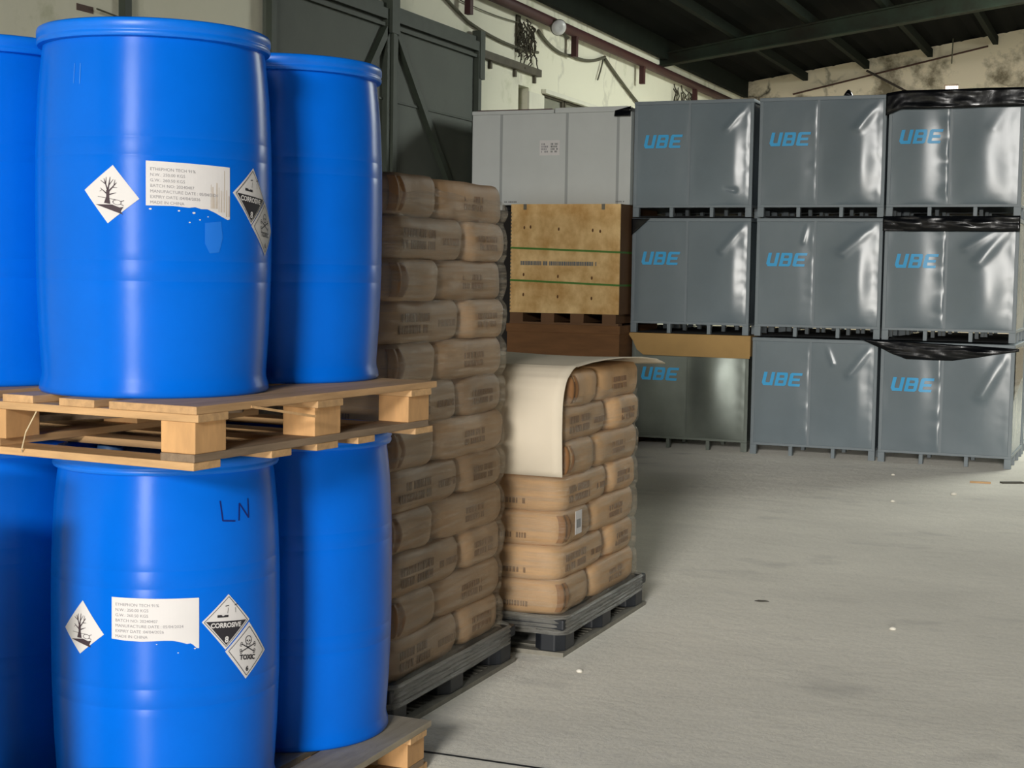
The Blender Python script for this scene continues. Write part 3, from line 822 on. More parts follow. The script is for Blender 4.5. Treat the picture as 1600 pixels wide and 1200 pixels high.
# unseen tall box, added left of the stack to shade the lower drums
t = thing('cardboard_box', 'unseen tall narrow box added left of the drum stack to shade the lower drums', 'box', (-2.63, 2.41, 0))
MB().box(0, 0.29, 0, 0.28, 0, 1.0).build('carton', CARDB, t, bevel=0.004)
MB().box(-0.002, 0.292, -0.002, 0.136, 1.0, 1.006).build('flap', CARDB, t); MB().box(-0.002, 0.292, 0.144, 0.282, 1.0, 1.006).build('flap', CARDB, t)

# ------------------------------------------------------------------ paper sacks


def sack_mesh(lx, ly, h, seed, m):
    bm = bmesh.new(); N = 12; idx = {}
    def vert(c):
        key = tuple(round(q, 4) for q in c)
        if key in idx: return idx[key]
        x, y, z = c
        mxy = max(abs(x), abs(y), 1e-6)
        k = mxy / ((abs(x) ** 10 + abs(y) ** 10) ** (1 / 10)) if mxy > 1e-5 else 1
        e = abs(z) ** 4
        X = x * k * (lx / 2 - 0.017 * e); Y = y * k * (ly / 2 - 0.017 * e)
        Y -= 0.018 * abs(x) ** 4 * max(-1, min(1, y * 1.6))
        Z = z * h / 2 * (1 - 0.05 * mxy ** 6)
        p = Vector((X, Y, Z)); sd = Vector((seed * 3.1, seed * 1.7, 0))
        d = noise.noise(p * 9 + sd) * 0.007 + noise.noise(Vector((p.x * 5, p.y * 5, p.z * 30)) + sd) * 0.003
        nrm = Vector((x * abs(x) ** 3, y * abs(y) ** 3, 0.4 * z * abs(z) ** 3))
        if nrm.length > 1e-5: p += nrm.normalized() * d
        v = bm.verts.new(p); idx[key] = v; return v
    for ax in range(3):
        for sgn in (-1, 1):
            for i in range(N):
                for j in range(N):
                    q = []
                    for (a, b) in ((i, j), (i + 1, j), (i + 1, j + 1), (i, j + 1)):
                        c = [0, 0, 0]; c[ax] = sgn; c[(ax + 1) % 3] = -1 + 2 * a / N; c[(ax + 2) % 3] = -1 + 2 * b / N
                        q.append(vert(c))
                    try: bm.faces.new(q if sgn > 0 else q[::-1])
                    except ValueError: pass
    bmesh.ops.recalc_face_normals(bm, faces=bm.faces)
    me = bpy.data.meshes.new('paper_sack'); bm.to_mesh(me); bm.free(); me.materials.append(m)
    for p in me.polygons: p.use_smooth = True
    return me


def print_block(xf, y0, z0, w, h, rows, n, seed, axis='x'):
    """rows of small printed characters on the sack side"""
    rnd = random.Random(seed); b = MB()
    for r in range(rows):
        zc = z0 + h * (rows - 1 - r) / max(1, rows); u = 0.0
        while u < w - 0.008:
            cw = rnd.choice((0.006, 0.009, 0.012)) * (1.5 if h / rows > 0.03 else 1.0); hh = h / rows * 0.72
            if rnd.random() > 0.12:
                if axis == 'x': b.box(xf, xf + 0.0012, y0 + u, y0 + u + cw, zc, zc + hh)
                else: b.box(y0 + u, y0 + u + cw, xf - 0.0012, xf, zc, zc + hh)
            u += cw + 0.0045
    return b


ORD = ['lowest', 'second', 'third', 'fourth', 'fifth', 'sixth', 'seventh', 'eighth', 'ninth', 'tenth', 'eleventh', 'twelfth']


def sack_stack(x1, y0, z0, layers, h, word, group, pm, seed, back=0.0):
    """x1: right face, y0: front face. Each layer: three sacks front to back and two left to right, flipped from layer to layer"""
    rnd = random.Random(seed)
    meshes = {('Y', s): sack_mesh(0.395, 0.605, h * 1.04, s + seed, pm) for s in range(3)}
    meshes.update({('X', s): sack_mesh(0.605, 0.395, h * 1.04, s + 7 + seed, pm) for s in range(3)})
    inkA = {}
    for L in range(layers):
        z = z0 + h * (L + 0.5); flip = (L + (layers + 1) % 2) % 2
        lay = 'top' if L == layers - 1 else ORD[L]
        spots = []
        long_y0, short_y0 = (y0 + 0.2, y0 + 0.70) if False else (0, 0)
        yl = y0 + (0.30 if flip else 0.70); ys = y0 + (0.80 if flip else 0.20)
        for k in range(3): spots.append(('Y', x1 - 0.2 - 0.4 * k, yl, ('right', 'middle', 'left')[k], 'front' if flip else 'rear'))
        for k in range(2): spots.append(('X', x1 - 0.3 - 0.6 * k, ys, ('right', 'left')[k], 'rear' if flip else 'front'))
        for kind, x, y, side, fb in spots:
            me = meshes[(kind, rnd.randrange(3))]
            o = bpy.data.objects.new('paper_sack', me); C.objects.link(o)
            jx = rnd.uniform(-0.012, 0.006); jy = rnd.uniform(-0.004, 0.004)
            if L == layers - 1: jy += back * (1.0 if fb == 'front' else 0.6)
            o.location = (x + jx, y + jy, z); o.rotation_euler = (0, 0, R_(rnd.uniform(-0.7, 0.7)))
            tag(o, 'brown paper sack at the %s %s of the %s layer in the %s wrapped stack' % (fb, side, lay, word), 'sack', group)
            if side == 'right':
                hx = (0.395 if kind == 'Y' else 0.605) / 2; hy = (0.605 if kind == 'Y' else 0.395) / 2
                if fb == 'front':
                    if kind == 'Y':
                        pb = print_block(hx + 0.002, -hy + 0.075, -0.038, 0.25, 0.078, 2, 8, L + seed)
                        pb.build('printed_text', INK, o)
                        print_block(hx + 0.002, 0.08, -0.02, 0.14, 0.034, 1, 8, L + seed + 3).build('printed_text', INK, o)
                    else:
                        MB().grid(8, 8, lambda u, v: (hx + 0.003 + 0.004 * sin(u * 9) - 0.022 * (max(0, 0.25 - u) * 4) ** 2 - 0.012 * abs(2 * v - 1) ** 3,
                                                     -hy + 0.018 + u * 0.085 * (1 - 0.25 * abs(2 * v - 1)), -h * 0.40 + v * h * 0.80)).build('end_fold', FOLD, o, smooth=True)
                    # print on the front face
                    print_block(-hy - 0.002, -hx + 0.1, -0.04, 2 * hx - 0.24, 0.03, 1, 8, L + seed + 9, 'y').build('printed_text', INK, o)
                else:
                    print_block(hx + 0.002, -0.11, -0.030, 0.18, 0.06, 2, 8, L + seed + 5).build('printed_text', INK, o)
    return


def stretch_film(label, x0, x1, y0, y1, z0, z1, zb, h, seed):
    t = thing('stretch_wrap', label, 'plastic wrap', ((x0 + x1) / 2, (y0 + y1) / 2, 0))
    cx, cy = (x0 + x1) / 2, (y0 + y1) / 2; hx, hy = (x1 - x0) / 2, (y1 - y0) / 2
    def ringpts(off, r=0.06, n=8, side=40):
        a, b = hx + off, hy + off; P = []
        cs = [(a - r, b - r, 0), (-a + r, b - r, 90), (-a + r, -b + r, 180), (a - r, -b + r, 270)]
        for i, (px, py, st) in enumerate(cs):
            arc = [(px + r * cos(R_(st + 90 * k / n)), py + r * sin(R_(st + 90 * k / n))) for k in range(n + 1)]
            P += arc
            nx_, ny_, _ = cs[(i + 1) % 4]; s2 = cs[(i + 1) % 4][2]
            e = (nx_ + r * cos(R_(s2)), ny_ + r * sin(R_(s2)))
            P += [(arc[-1][0] + (e[0] - arc[-1][0]) * k / side, arc[-1][1] + (e[1] - arc[-1][1]) * k / side) for k in range(1, side)]
        return P
    base = ringpts(0); n = len(base); b = MB(); nz = int((z1 - z0) / 0.0115)
    for j in range(nz + 1):
        z = z0 + (z1 - z0) * j / nz
        s = ((z - zb) / h) % 1.0; s = abs(2 * s - 1)
        off = 0.009 - 0.014 * s ** 4 if z > zb else 0.010
        if z > z1 - 0.09: off -= 0.10 * ((z - (z1 - 0.09)) / 0.09) ** 2
        for (px, py) in ringpts(off):
            q = Vector((px * 3.0, py * 3.0, z * 22 + seed))
            d = 0.004 * noise.noise(q) + 0.016 * abs(noise.noise(Vector((px * 5.5 + 3, py * 5.5, z * 8 + seed)))) + 0.005 * abs(noise.noise(Vector((px * 13, py * 13, z * 21 + seed)))) - 0.002
            l = sqrt(px * px + py * py); tk = max(0.0, min(1.0, (abs(px) - (hx - 0.16)) / 0.16)); tk = tk ** 1.15; wy = max(0.0, min(1.0, (abs(py) - (hy - 0.22)) / 0.22))
            b.v.append((px * (1 + d / l), py * (1 + d / l) - 0.014 * tk * wy * (1 if py > 0 else -1), z))
    for j in range(nz):
        for i in range(n): b.f.append((j * n + i, j * n + (i + 1) % n, (j + 1) * n + (i + 1) % n, (j + 1) * n + i))
    b.build('film', FILM, t, smooth=True)
    b = MB(); nz = 14
    for j in range(nz + 1):
        z = 0.085 + (zb + 0.012 - 0.085) * j / nz
        for (px, py) in ringpts(0.032 + 0.004 * sin(j * 2.2)):
            d = 0.003 * noise.noise(Vector((px * 4, py * 4, z * 60 + seed))); l = sqrt(px * px + py * py)
            zz = z + 0.012 * noise.noise(Vector((px * 2.2, py * 2.2, seed))) * (1 if j < 2 else 0.2)
            b.v.append((px * (1 + d / l), py * (1 + d / l), zz))
    for j in range(nz):
        for i in range(n): b.f.append((j * n + i, j * n + (i + 1) % n, (j + 1) * n + (i + 1) % n, (j + 1) * n + i))
    b.build('bunched_hem', FILMB, t, smooth=True)
    return t


def plastic_pallet(label, x1, y0, W, L, group):
    t = thing('plastic_pallet', label, 'pallet', (x1, y0, 0), 0, group)
    H = 0.15
    MB().box(-W, 0, 0, L, H - 0.045, H).build('deck', BLACKP, t, bevel=0.008)
    b = MB()
    k = 0
    for fx, bw in ((-0.135, 0.13), (-W / 2 - 0.065, 0.13), (-W + 0.005, 0.13)):
        for fy, bl in ((0.005, 0.17), (L / 2 - 0.09, 0.18), (L - 0.175, 0.17)):
            b = MB(); c = 0.035
            x0, xx, y0_, yy = fx, fx + bw, fy, fy + bl
            pts = [(x0 + c, y0_), (xx - c, y0_), (xx, y0_ + c), (xx, yy - c), (xx - c, yy), (x0 + c, yy), (x0, yy - c), (x0, y0_ + c)]
            b.add([(p[0], p[1], 0.018) for p in pts] + [(p[0], p[1], H - 0.045) for p in pts],
                  [tuple(range(7, -1, -1)), tuple(range(8, 16))] + [(i, (i + 1) % 8, (i + 1) % 8 + 8, i + 8) for i in range(8)])
            b.build('foot', BLACKP, t, bevel=0.004)
    # perforated skids along both sides and the middle, dusty on top
    for fx in (-0.14, -W / 2 - 0.07, -W):
        b = MB()
        b.box(fx, fx + 0.035, 0, L, 0, 0.018).box(fx + 0.105, fx + 0.14, 0, L, 0, 0.018)
        y = 0.0
        while y < L - 0.001:
            b.box(fx + 0.035, fx + 0.105, y, min(L, y + 0.018), 0, 0.018); y += 0.045
        b.build('skid', DUSTP, t)
    for fy in (0.0, L - 0.14):
        b = MB()
        for a, c in ((-W + 0.14, -W / 2 - 0.07), (-W / 2 + 0.07, -0.14)): b.box(a, c, fy, fy + 0.05, 0, 0.018).box(a, c, fy + 0.09, fy + 0.14, 0, 0.018)
        b.build('skid', DUSTP, t)
    return t


PG = 'black plastic pallets under the wrapped stacks'
plastic_pallet('black plastic pallet under the tall wrapped sack stack', -2.225, 4.43, 1.22, 1.10, PG)
sack_stack(-2.25, 4.47, 0.152, 12, 0.1415, 'tall', 'paper sacks in the tall stack', PAPERD, 11)
stretch_film('clear stretch film wrapped round the tall stack of sacks', -3.46, -2.248, 4.465, 5.462, 0.14, 1.84, 0.152, 0.1415, 3.3)
plastic_pallet('black plastic pallet under the low sack stack with the board on top', -2.075, 5.665, 1.22, 1.10, PG)
sack_stack(-2.10, 5.70, 0.152, 7, 0.1400, 'low', 'paper sacks in the low stack', PAPER, 23, 0.04)
stretch_film('clear stretch film wrapped round the low stack of sacks', -3.31, -2.098, 5.695, 6.692, 0.14, 1.09, 0.152, 0.1400, 8.1)
# paper sticker on the low stack
lb = tag(MB().box(-2.079, -2.0778, 5.79, 5.865, 0.475, 0.57).build('barcode_sticker', WHITE), 'white barcode sticker on the right side of the low stack', 'sticker')
b = MB()
for i in range(9): b.box(-2.0778, -2.0772, 5.803 + i * 0.0055, 5.803 + i * 0.0055 + (0.0035 if i % 3 else 0.002), 0.50, 0.535)
b.build('barcode', INKG, lb)
# board draped over the low stack
pathv = [(5.668, 0.722), (5.664, 0.80), (5.660, 0.90), (5.662, 0.98)]
for k in range(1, 9):
    a = R_(90 * k / 8); pathv.append((5.662 + 0.155 * (1 - cos(a)), 0.985 + 0.172 * sin(a)))
pathv += [(5.95, 1.167), (6.1, 1.172), (6.3, 1.172), (6.5, 1.165), (6.68, 1.15), (6.80, 1.125)]


def board_pt(u, v):
    s = v * (len(pathv) - 1); i = min(int(s), len(pathv) - 2); f = s - i
    y = pathv[i][0] + (pathv[i + 1][0] - pathv[i][0]) * f; z = pathv[i][1] + (pathv[i + 1][1] - pathv[i][1]) * f
    xr = -2.092 + (0.0 if y < 5.7 else min(0.075, 0.07 * (y - 5.7)))
    x = -3.22 + (xr + 3.22) * u
    z += 0.010 * sin(u * 5 + 1) * min(1, max(0, (z - 0.9) * 6)) if y > 5.8 else 0
    y += 0.006 * sin(u * 6 + z * 5) if y < 5.72 else 0
    return (x, y, z)


o = MB().grid(24, 3 * (len(pathv) - 1), board_pt).build('cardboard_sheet', CARD, smooth=True)
sm = o.modifiers.new('board_thickness', 'SOLIDIFY'); sm.thickness = 0.004; sm.offset = 1.0
tag(o, 'pale cardboard sheet draped over the front and top of the low stack', 'cardboard')

# ------------------------------------------------------------------ grey box pallets with printed vinyl sides
BW, BD, BH = 1.072, 1.06, 1.014


def ridge(x, z, a, b, w, amp):
    """a soft crease from a to b"""
    ax, az = a; bx, bz = b; dx, dz = bx - ax, bz - az; L2 = dx * dx + dz * dz
    t = max(0.0, min(1.0, ((x - ax) * dx + (z - az) * dz) / L2))
    d2 = (x - ax - t * dx) ** 2 + (z - az - t * dz) ** 2
    return amp * math.exp(-d2 / (w * w)) * (0.35 + 0.65 * t)


def bulge_fn(p):
    """outward bulge of the front vinyl; u,v in 0..1 over the panel"""
    sA, sB, pk, low, seed, cr = p
    def f(u, v):
        if u < 0.47: t = u / 0.47; amp = sA
        else: t = (u - 0.47) / 0.53; amp = sB
        # rises slowly, falls quickly towards the right-hand edge
        px = (t / pk) if t < pk else (1 - t) / (1 - pk)
        px = max(0.0, px); px = px * px * (3 - 2 * px)
        vz = sin(pi * min(1, max(0, v)) ** low) ** 0.8 if 0 < v < 1 else 0
        d = amp * px * vz
        fade = min(1, 12 * t * (1 - t)) * min(1, 12 * v * (1 - v))
        d += 0.0030 * fade * noise.noise(Vector((u * 5 + seed, v * 3.2, seed * 2.3)))
        # short horizontal puckers beside the fixings on the seam and the right edge
        for (uc, side, k) in ((0.47, sA, cr[0]), (1.0, sB, cr[1])):
            if k and u < uc:
                w = uc - u; d += k * 0.0045 * math.exp(-(w / 0.07) ** 2) * min(1, w * 40) * (0.5 + 0.5 * noise.noise(Vector((u * 4, v * 13 + seed * 5, 0.3)))) * min(1, 10 * v * (1 - v)) * 1.6
        for c in cr[2:]:
            d += ridge(u, v, c[0], c[1], c[2], c[3]) * fade
        return d
    return f


def logo_polys(x0, z0, w, h):
    """three slanted block letters, drawn in strokes: U, B, E"""
    sl = 0.24
    def T(q): return [(x0 + (x * 1.0) * w + sl * h * y * 0.9, z0 + y * h) for x, y in q]
    P = []
    def rect(xa, xb, ya, yb): P.append(T([(xa, ya), (xb, ya), (xb, yb), (xa, yb)]))
    s = 0.085; q = 0.24
    # U with a rounded lower left corner
    P.append(T([(0.0, 1.0), (0.0, 0.22), (0.05, 0.02), (0.28, 0.02), (0.28, q), (s + 0.015, q), (s, 0.34), (s, 1.0)])); rect(0.28 - s, 0.28, q, 1.0)
    # B
    rect(0.33, 0.33 + s, 0.02, 1.0)
    P.append(T([(0.33 + s, 1.0), (0.33 + s, 1 - q * .8), (0.52, 1 - q * .8), (0.54, 0.70), (0.62, 0.74), (0.60, 0.98), (0.56, 1.0)]))
    P.append(T([(0.33 + s, 0.61), (0.33 + s, 0.42), (0.585, 0.42), (0.62, 0.52), (0.62, 0.74), (0.54, 0.70), (0.53, 0.61)]))
    P.append(T([(0.33 + s, 0.02), (0.58, 0.02), (0.62, 0.10), (0.62, 0.52), (0.585, 0.42), (0.54, 0.42), (0.54, 0.20), (0.33 + s, 0.20)]))
    # E
    P.append(T([(0.67, 0.90), (0.67, 0.10), (0.71, 0.02), (0.71 + 0.05, 0.02), (0.71 + 0.05, 1.0), (0.70, 1.0)]))
    rect(0.76, 0.97, 0.81, 1.0); rect(0.76, 0.94, 0.41, 0.60); rect(0.76, 0.97, 0.02, 0.20)
    return P


def legs_and_base(t, m, W, D, leg, tie=True):
    lw = 0.055
    MB().box(0, W, 0, D, leg, leg + 0.022).build('base_frame', m, t, bevel=0.002)
    for (x0, x1) in ((0, lw), (W - lw, W)):
        for (y0, y1) in ((0, 0.05), (D - 0.05, D)): MB().box(x0, x1, y0, y1, 0, leg).build('leg', m, t, bevel=0.002)
    for x in (W * 0.315, W * 0.655):
        for (y0, y1) in ((0, 0.05), (D / 2 - 0.025, D / 2 + 0.025), (D - 0.05, D)): MB().box(x, x + 0.032, y0, y1, 0, leg).build('leg', m, t, bevel=0.002)
    for y in (D * 0.30, D * 0.66): MB().box(W - 0.05, W, y, y + 0.035, 0, leg).build('leg', m, t)
    if tie: MB().box(lw, W - lw, 0.05, D - 0.05, 0.0, 0.010).build('bottom_tie', DARK, t)


def vinyl_box(label, loc, rz, params, side_logo=False, m=None, group='grey box pallets in the three stacks', logo=True, coarse=False):
    m = m or GREY
    t = thing('box_pallet', label, 'crate', loc, rz, group)
    leg = 0.082; z0 = leg + 0.022; z1 = BH - 0.028; ps = 0.030
    legs_and_base(t, FRAME if m is GREY else m, BW, BD, leg, loc[2] > 0.01)
    fn = bulge_fn(params)
    sd = bulge_fn((0.012, 0.012, 0.6, 1.0, params[4] + 9, (0, 0)))
    b = MB()
    b.grid(24 if coarse else 96, 18 if coarse else 72, lambda u, v: (ps + u * (BW - 2 * ps), 0.004 - fn(u, v), z0 + v * (z1 - z0)))
    b.grid(24, 24, lambda u, v: (BW - 0.004 + sd(u, v) - 0.006, ps + u * (BD - 2 * ps), z0 + v * (z1 - z0)))
    b.add([(ps, 0.004, z0), (ps, BD - ps, z0), (ps, BD - ps, z1), (ps, 0.004, z1), (BW - ps, BD - ps, z0), (BW - ps, BD - ps, z1), (BW - ps, 0.004, z1)],
          [(0, 1, 2, 3), (1, 4, 5, 2), (3, 2, 5, 6)])
    me = b.mesh('cover', m); link('cover', me, t, smooth=True)
    for (x0, x1) in ((0, ps), (BW - ps, BW)):
        for (y0, y1) in ((0, ps), (BD - ps, BD)): MB().box(x0, x1, y0, y1, leg + 0.02, BH - 0.03).build('corner_post', FRAME if m is GREY else m, t, bevel=0.003)
    MB().box(-0.002, BW + 0.002, -0.004, BD + 0.002, BH - 0.032, BH).build('top_rim', FRAME if m is GREY else m, t, bevel=0.004)
    sx = ps + 0.47 * (BW - 2 * ps)
    MB().grid(2, 30, lambda u, v: (sx - 0.010 + 0.020 * u, -0.004 - fn(0.469, v), z0 + v * (z1 - z0))).build('seam_strip', FRAME if m is GREY else m, t)
    if logo:
        vf = flat(logo_polys(0.085, 0.60, 0.345, 0.118), 0.02, 0.03)
        vs = [(v.x, -0.0015 - fn((v.x - ps) / (BW - 2 * ps), (v.y - z0) / (z1 - z0)), v.y) for v in vf[0]]
        me = MB().add(vs, vf[1]).mesh('logo', LOGO); lo = link('logo', me, t); lo['label'] = 'blue slanted block-letter print'
    if side_logo:
        vf = flat(logo_polys(0.60, 0.60, 0.345, 0.118), 0.02, 0.03)
        me = MB().add([(BW + 0.006 + sd((v.x - ps) / (BD - 2 * ps), (v.y - z0) / (z1 - z0)), v.x, v.y) for v in vf[0]], vf[1]).mesh('logo', LOGO); link('logo', me, t)
    return t


YF = 13.12
# params: bulge left half, bulge right half, peak, low-skew, seed, (seam puckers, edge puckers, creases...)
P_ = {
    'A3': (0.004, 0.026, 0.72, 0.75, 1.0, (0.4, 1.2, ((0.98, 0.98), (0.80, 0.74), 0.03, 0.012), ((0.80, 0.16), (0.88, 0.14), 0.02, -0.012))),
    'B3': (0.007, 0.028, 0.66, 0.70, 4.2, (1.0, 0.6, ((0.98, 0.98), (0.80, 0.72), 0.04, 0.012))),
    'C3': (0.018, 0.026, 0.52, 0.62, 7.7, (2.4, 0.3, ((0.9, 0.9), (0.8, 0.7), 0.05, 0.004))),
    'A2': (0.003, 0.024, 0.74, 0.85, 2.5, (0.2, 0.8, ((0.98, 0.98), (0.78, 0.70), 0.035, 0.012))),
    'B2': (0.010, 0.029, 0.68, 0.80, 5.1, (1.0, 0.5, ((0.99, 0.99), (0.70, 0.70), 0.045, 0.014), ((0.40, 0.96), (0.37, 0.80), 0.02, 0.008))),
    'C2': (0.018, 0.028, 0.54, 0.70, 8.4, (2.0, 0.4, ((0.99, 0.99), (0.72, 0.62), 0.05, 0.014), ((0.95, 0.99), (0.62, 0.75), 0.04, 0.010))),
    'A1': (0.006, 0.048, 0.45, 1.0, 3.6, (0.2, 0.4)),
    'B1': (0.006, 0.014, 0.74, 1.2, 6.3, (1.0, 0.6, ((0.99, 0.99), (0.80, 0.70), 0.035, 0.012), ((0.60, 0.98), (0.66, 0.80), 0.02, 0.008))),
    'C1': (0.013, 0.014, 0.60, 1.4, 9.9, (1.8, 0.3, ((0.99, 0.99), (0.78, 0.55), 0.05, 0.016))),
}
colx = {'A': -4.222, 'B': -3.098, 'C': -2.008}
rowz = {1: 0.0, 2: 1.022, 3: 2.046}
lab = {
    'A3': 'grey vinyl crate on top of the left stack, torn near its right edge',
    'B3': 'grey vinyl crate on top of the middle stack',
    'C3': 'grey vinyl crate on top of the right stack, black film over its top edge',
    'A2': 'grey vinyl crate in the middle of the left stack, above the tan cardboard',
    'B2': 'grey vinyl crate in the middle of the middle stack',
    'C2': 'grey vinyl crate in the middle of the right stack, between two black film strips',
    'A1': 'dull silver crate at the bottom of the left stack, under the tan cardboard flap',
    'B1': 'grey vinyl crate on the floor in the middle stack',
    'C1': 'grey vinyl crate on the floor in the right stack',
}
for c in 'ABC':
    for r in (1, 2, 3):
        k = c + str(r)
        dx = {'A1': 0.0, 'A2': 0.0, 'C1': 0.004, 'B1': -0.006}.get(k, 0.0); dy = {'A1': 0.06, 'B1': -0.02, 'C1': -0.05, 'C2': -0.02}.get(k, 0.0)
        vinyl_box(lab[k], (colx[c] + dx, YF + dy, rowz[r] + (0.004 if r > 1 else 0)), R_(-0.6 if r == 1 else 0.0), P_[k], side_logo=(k == 'A1'), m=SILVER if k == 'A1' else GREY)
for c, nm, x in (('A0', 'plywood crate', -5.238), ('A', 'left', -4.158), ('B', 'middle', -3.077), ('C', 'right', -1.996)):
    for r in (1, 2, 3):
        vinyl_box(('grey vinyl crate in the rear row behind the %s stack, %s' if c != 'A0' else 'grey vinyl crate hidden behind the %s, %s') % (nm, ('on the floor', 'middle level', 'top level')[r - 1]), (x, YF + 1.16, rowz[r]), 0,
                  (0.004, 0.01, 0.7, 1, 12 + r + x, (0, 0)), logo=False, group='grey box pallets in the rear row', coarse=True)

# tan cardboard lid on the silver crate
t = thing('cardboard_tray', 'tan cardboard tray flap hanging over the front of the silver crate', 'cardboard', (-4.222, 13.18, 1.012))
MB().box(-0.01, BW + 0.012, -0.03, BD - 0.3, 0.003, 0.009).build('lid_top', CARDB, t)
vf = [(-0.03, 0.009), (BW + 0.012, 0.005), (BW + 0.015, -0.19), (0.12, -0.185), (0.06, -0.14), (0.02, -0.06)]
pm = MB(); pm.add([(x, -0.045, z) for x, z in vf] + [(x, -0.039, z) for x, z in vf], [tuple(range(6)), tuple(range(11, 5, -1))] + [(i, (i + 1) % 6, (i + 1) % 6 + 6, i + 6) for i in range(6)])
pm.build('front_flap', CARDB, t)
MB().box(BW + 0.012, BW + 0.018, -0.04, 0.5, -0.17, 0.009).build('side_flap', CARDB, t)

# ------------------------------------------------------------------ black film strips over the right stack


def film_strip(label, fx, n=70, nv=12, seed=1.0, amp=0.02):
    b = MB()
    def f(u, v):
        x, y, z = fx(u, v); q = Vector((x * 1.6 + seed, z * 20 + x * 2, seed)); d = noise.noise(q) * amp + noise.noise(Vector((x * 7, z * 34, seed))) * amp * 0.35
        return (x, y - abs(d) * 1.2, z + d * 0.25)
    b.grid(n, nv, f)
    o = b.build('black_plastic_film', BLKFILM, smooth=True)
    s = o.modifiers.new('film_thickness', 'SOLIDIFY'); s.thickness = 0.002
    tag(o, label, 'plastic film', 'black film on the crate stacks'); return o


film_strip('crumpled black film lying along the top of the right stack', lambda u, v: (-2.03 + 1.16 * u, 13.085 + (0.0 if v < 0.6 else (v - 0.6) * 0.9), 2.935 + (0.155 * min(1, v / 0.6)) + (0.006 if v > 0.6 else 0) - (0.05 * (1 - v) * max(0, 1 - u * 9))), seed=2.0, amp=0.022)
film_strip('black film strip between the upper two crates of the right stack', lambda u, v: (-2.02 + 1.09 * u, 13.07 - 0.012 * sin(pi * v), 1.93 + 0.125 * v), seed=5.0, amp=0.018)
film_strip('black film tucked between the lower two crates of the right stack, sagging in the middle',
           lambda u, v: (-2.20 + 1.30 * u, 13.05 - 0.01 * sin(pi * v), 1.035 - (1 - v) * 0.165 * min(1, u * 3.2) * (1 - 0.55 * max(0, (u - 0.6) / 0.4)) - 0.05 * u * v), seed=9.0, amp=0.016)
film_strip('ragged black film hanging down the right corner of the right stack', lambda u, v: (-0.93 + 0.03 * u, 13.08 + 0.45 * u, 0.98 - 0.42 * (1 - v) * (1 - 0.4 * u)), n=16, nv=40, seed=13.0, amp=0.03)
film_strip('small scrap of black film on top of the middle stack', lambda u, v: (-2.46 + 0.11 * u, 13.4 + 0.1 * v, 3.066 + 0.085 * sin(pi * u) * sin(pi * (0.15 + 0.85 * v))), n=14, nv=10, seed=17.0, amp=0.012)
film_strip('dark film folded over the upper left corner of the middle crate, left stack', lambda u, v: (-4.226 + 0.17 * u * (1 - 0.0 * v), 13.105, 2.036 - 0.15 * (1 - u) * (1 - v)), n=10, nv=8, seed=21.0, amp=0.006)

# ------------------------------------------------------------------ pale grey case on the plywood crate
t = thing('equipment_case', 'pale grey panelled case on top of the plywood crate', 'case', (-5.760, 13.05, 2.155))
W, Hc, D = 1.530, 0.855, 0.95
MB().box(0, W, 0, D, 0.0, Hc - 0.035).build('body', ZINC, t, bevel=0.004)
MB().box(-0.004, 0.80, -0.006, D, Hc - 0.035, Hc).box(0.81, 1.50, -0.008, D, Hc - 0.035, Hc + 0.012).build('lid_trim', ZINC, t, bevel=0.004)
MB().box(0.05, 0.78, 0.0, 0.05, Hc, Hc + 0.008).build('gasket', mat('dark_red_gasket', lin((70, 26, 28)), 0.6), t)
for x in (0.29, 0.928, 1.41): MB().box(x - 0.012, x + 0.012, -0.004, 0.0, 0.0, Hc - 0.035).build('panel_seam', mat('panel_seam_grey', lin((160, 164, 164)), 0.5), t)
for x in (0.0, 0.14, 0.28): MB().box(x, x + 0.03, 0, 0.05, -0.045, 0.0).build('foot', ZINC, t)
MB().box(0.03, 0.40, 0.1, D - 0.1, -0.045, 0).build('plinth', DARK, t)
s = MB().box(0.668, 0.861, -0.0052, -0.004, 0.445, 0.58).build('paper_label', WHITE, t); s['label'] = 'white paper label with small grey print'
print_block(-0.0055, 0.685, 0.47, 0.06, 0.09, 4, 5, 3, 'y').build('lettering', LABTXT, s)
print_block(-0.0055, 0.775, 0.47, 0.07, 0.09, 4, 5, 4, 'y').build('lettering', INKG, s)
print_block(-0.0045, 0.33, 0.022, 0.13, 0.016, 1, 5, 6, 'y').build('stencil_print', INKG, t)
print_block(-0.0045, 1.40, 0.022, 0.11, 0.016, 1, 5, 7, 'y').build('stencil_print', INKG, t)
film_strip('small black film rag at the upper right corner of the pale grey case', lambda u, v: (-4.38 + 0.15 * u, 13.02 + 0.02 * v, 2.93 + 0.09 * v * (0.6 + 0.4 * u)), n=12, nv=8, seed=31.0, amp=0.02)

t2 = thing('dark_crate', 'dark crate under the left end of the pale grey case, behind the tall sacks', 'crate', (-5.93, 13.15, 0))
MB().box(0, 0.57, 0, 0.9, 0.10, 2.105).build('body', mat('dark_brown_board', lin((34, 30, 27)), 0.85), t2, bevel=0.006)
MB().box(0, 0.12, 0, 0.9, 0, 0.10).build('skid', DARK, t2); MB().box(0.45, 0.57, 0, 0.9, 0, 0.10).build('skid', DARK, t2)

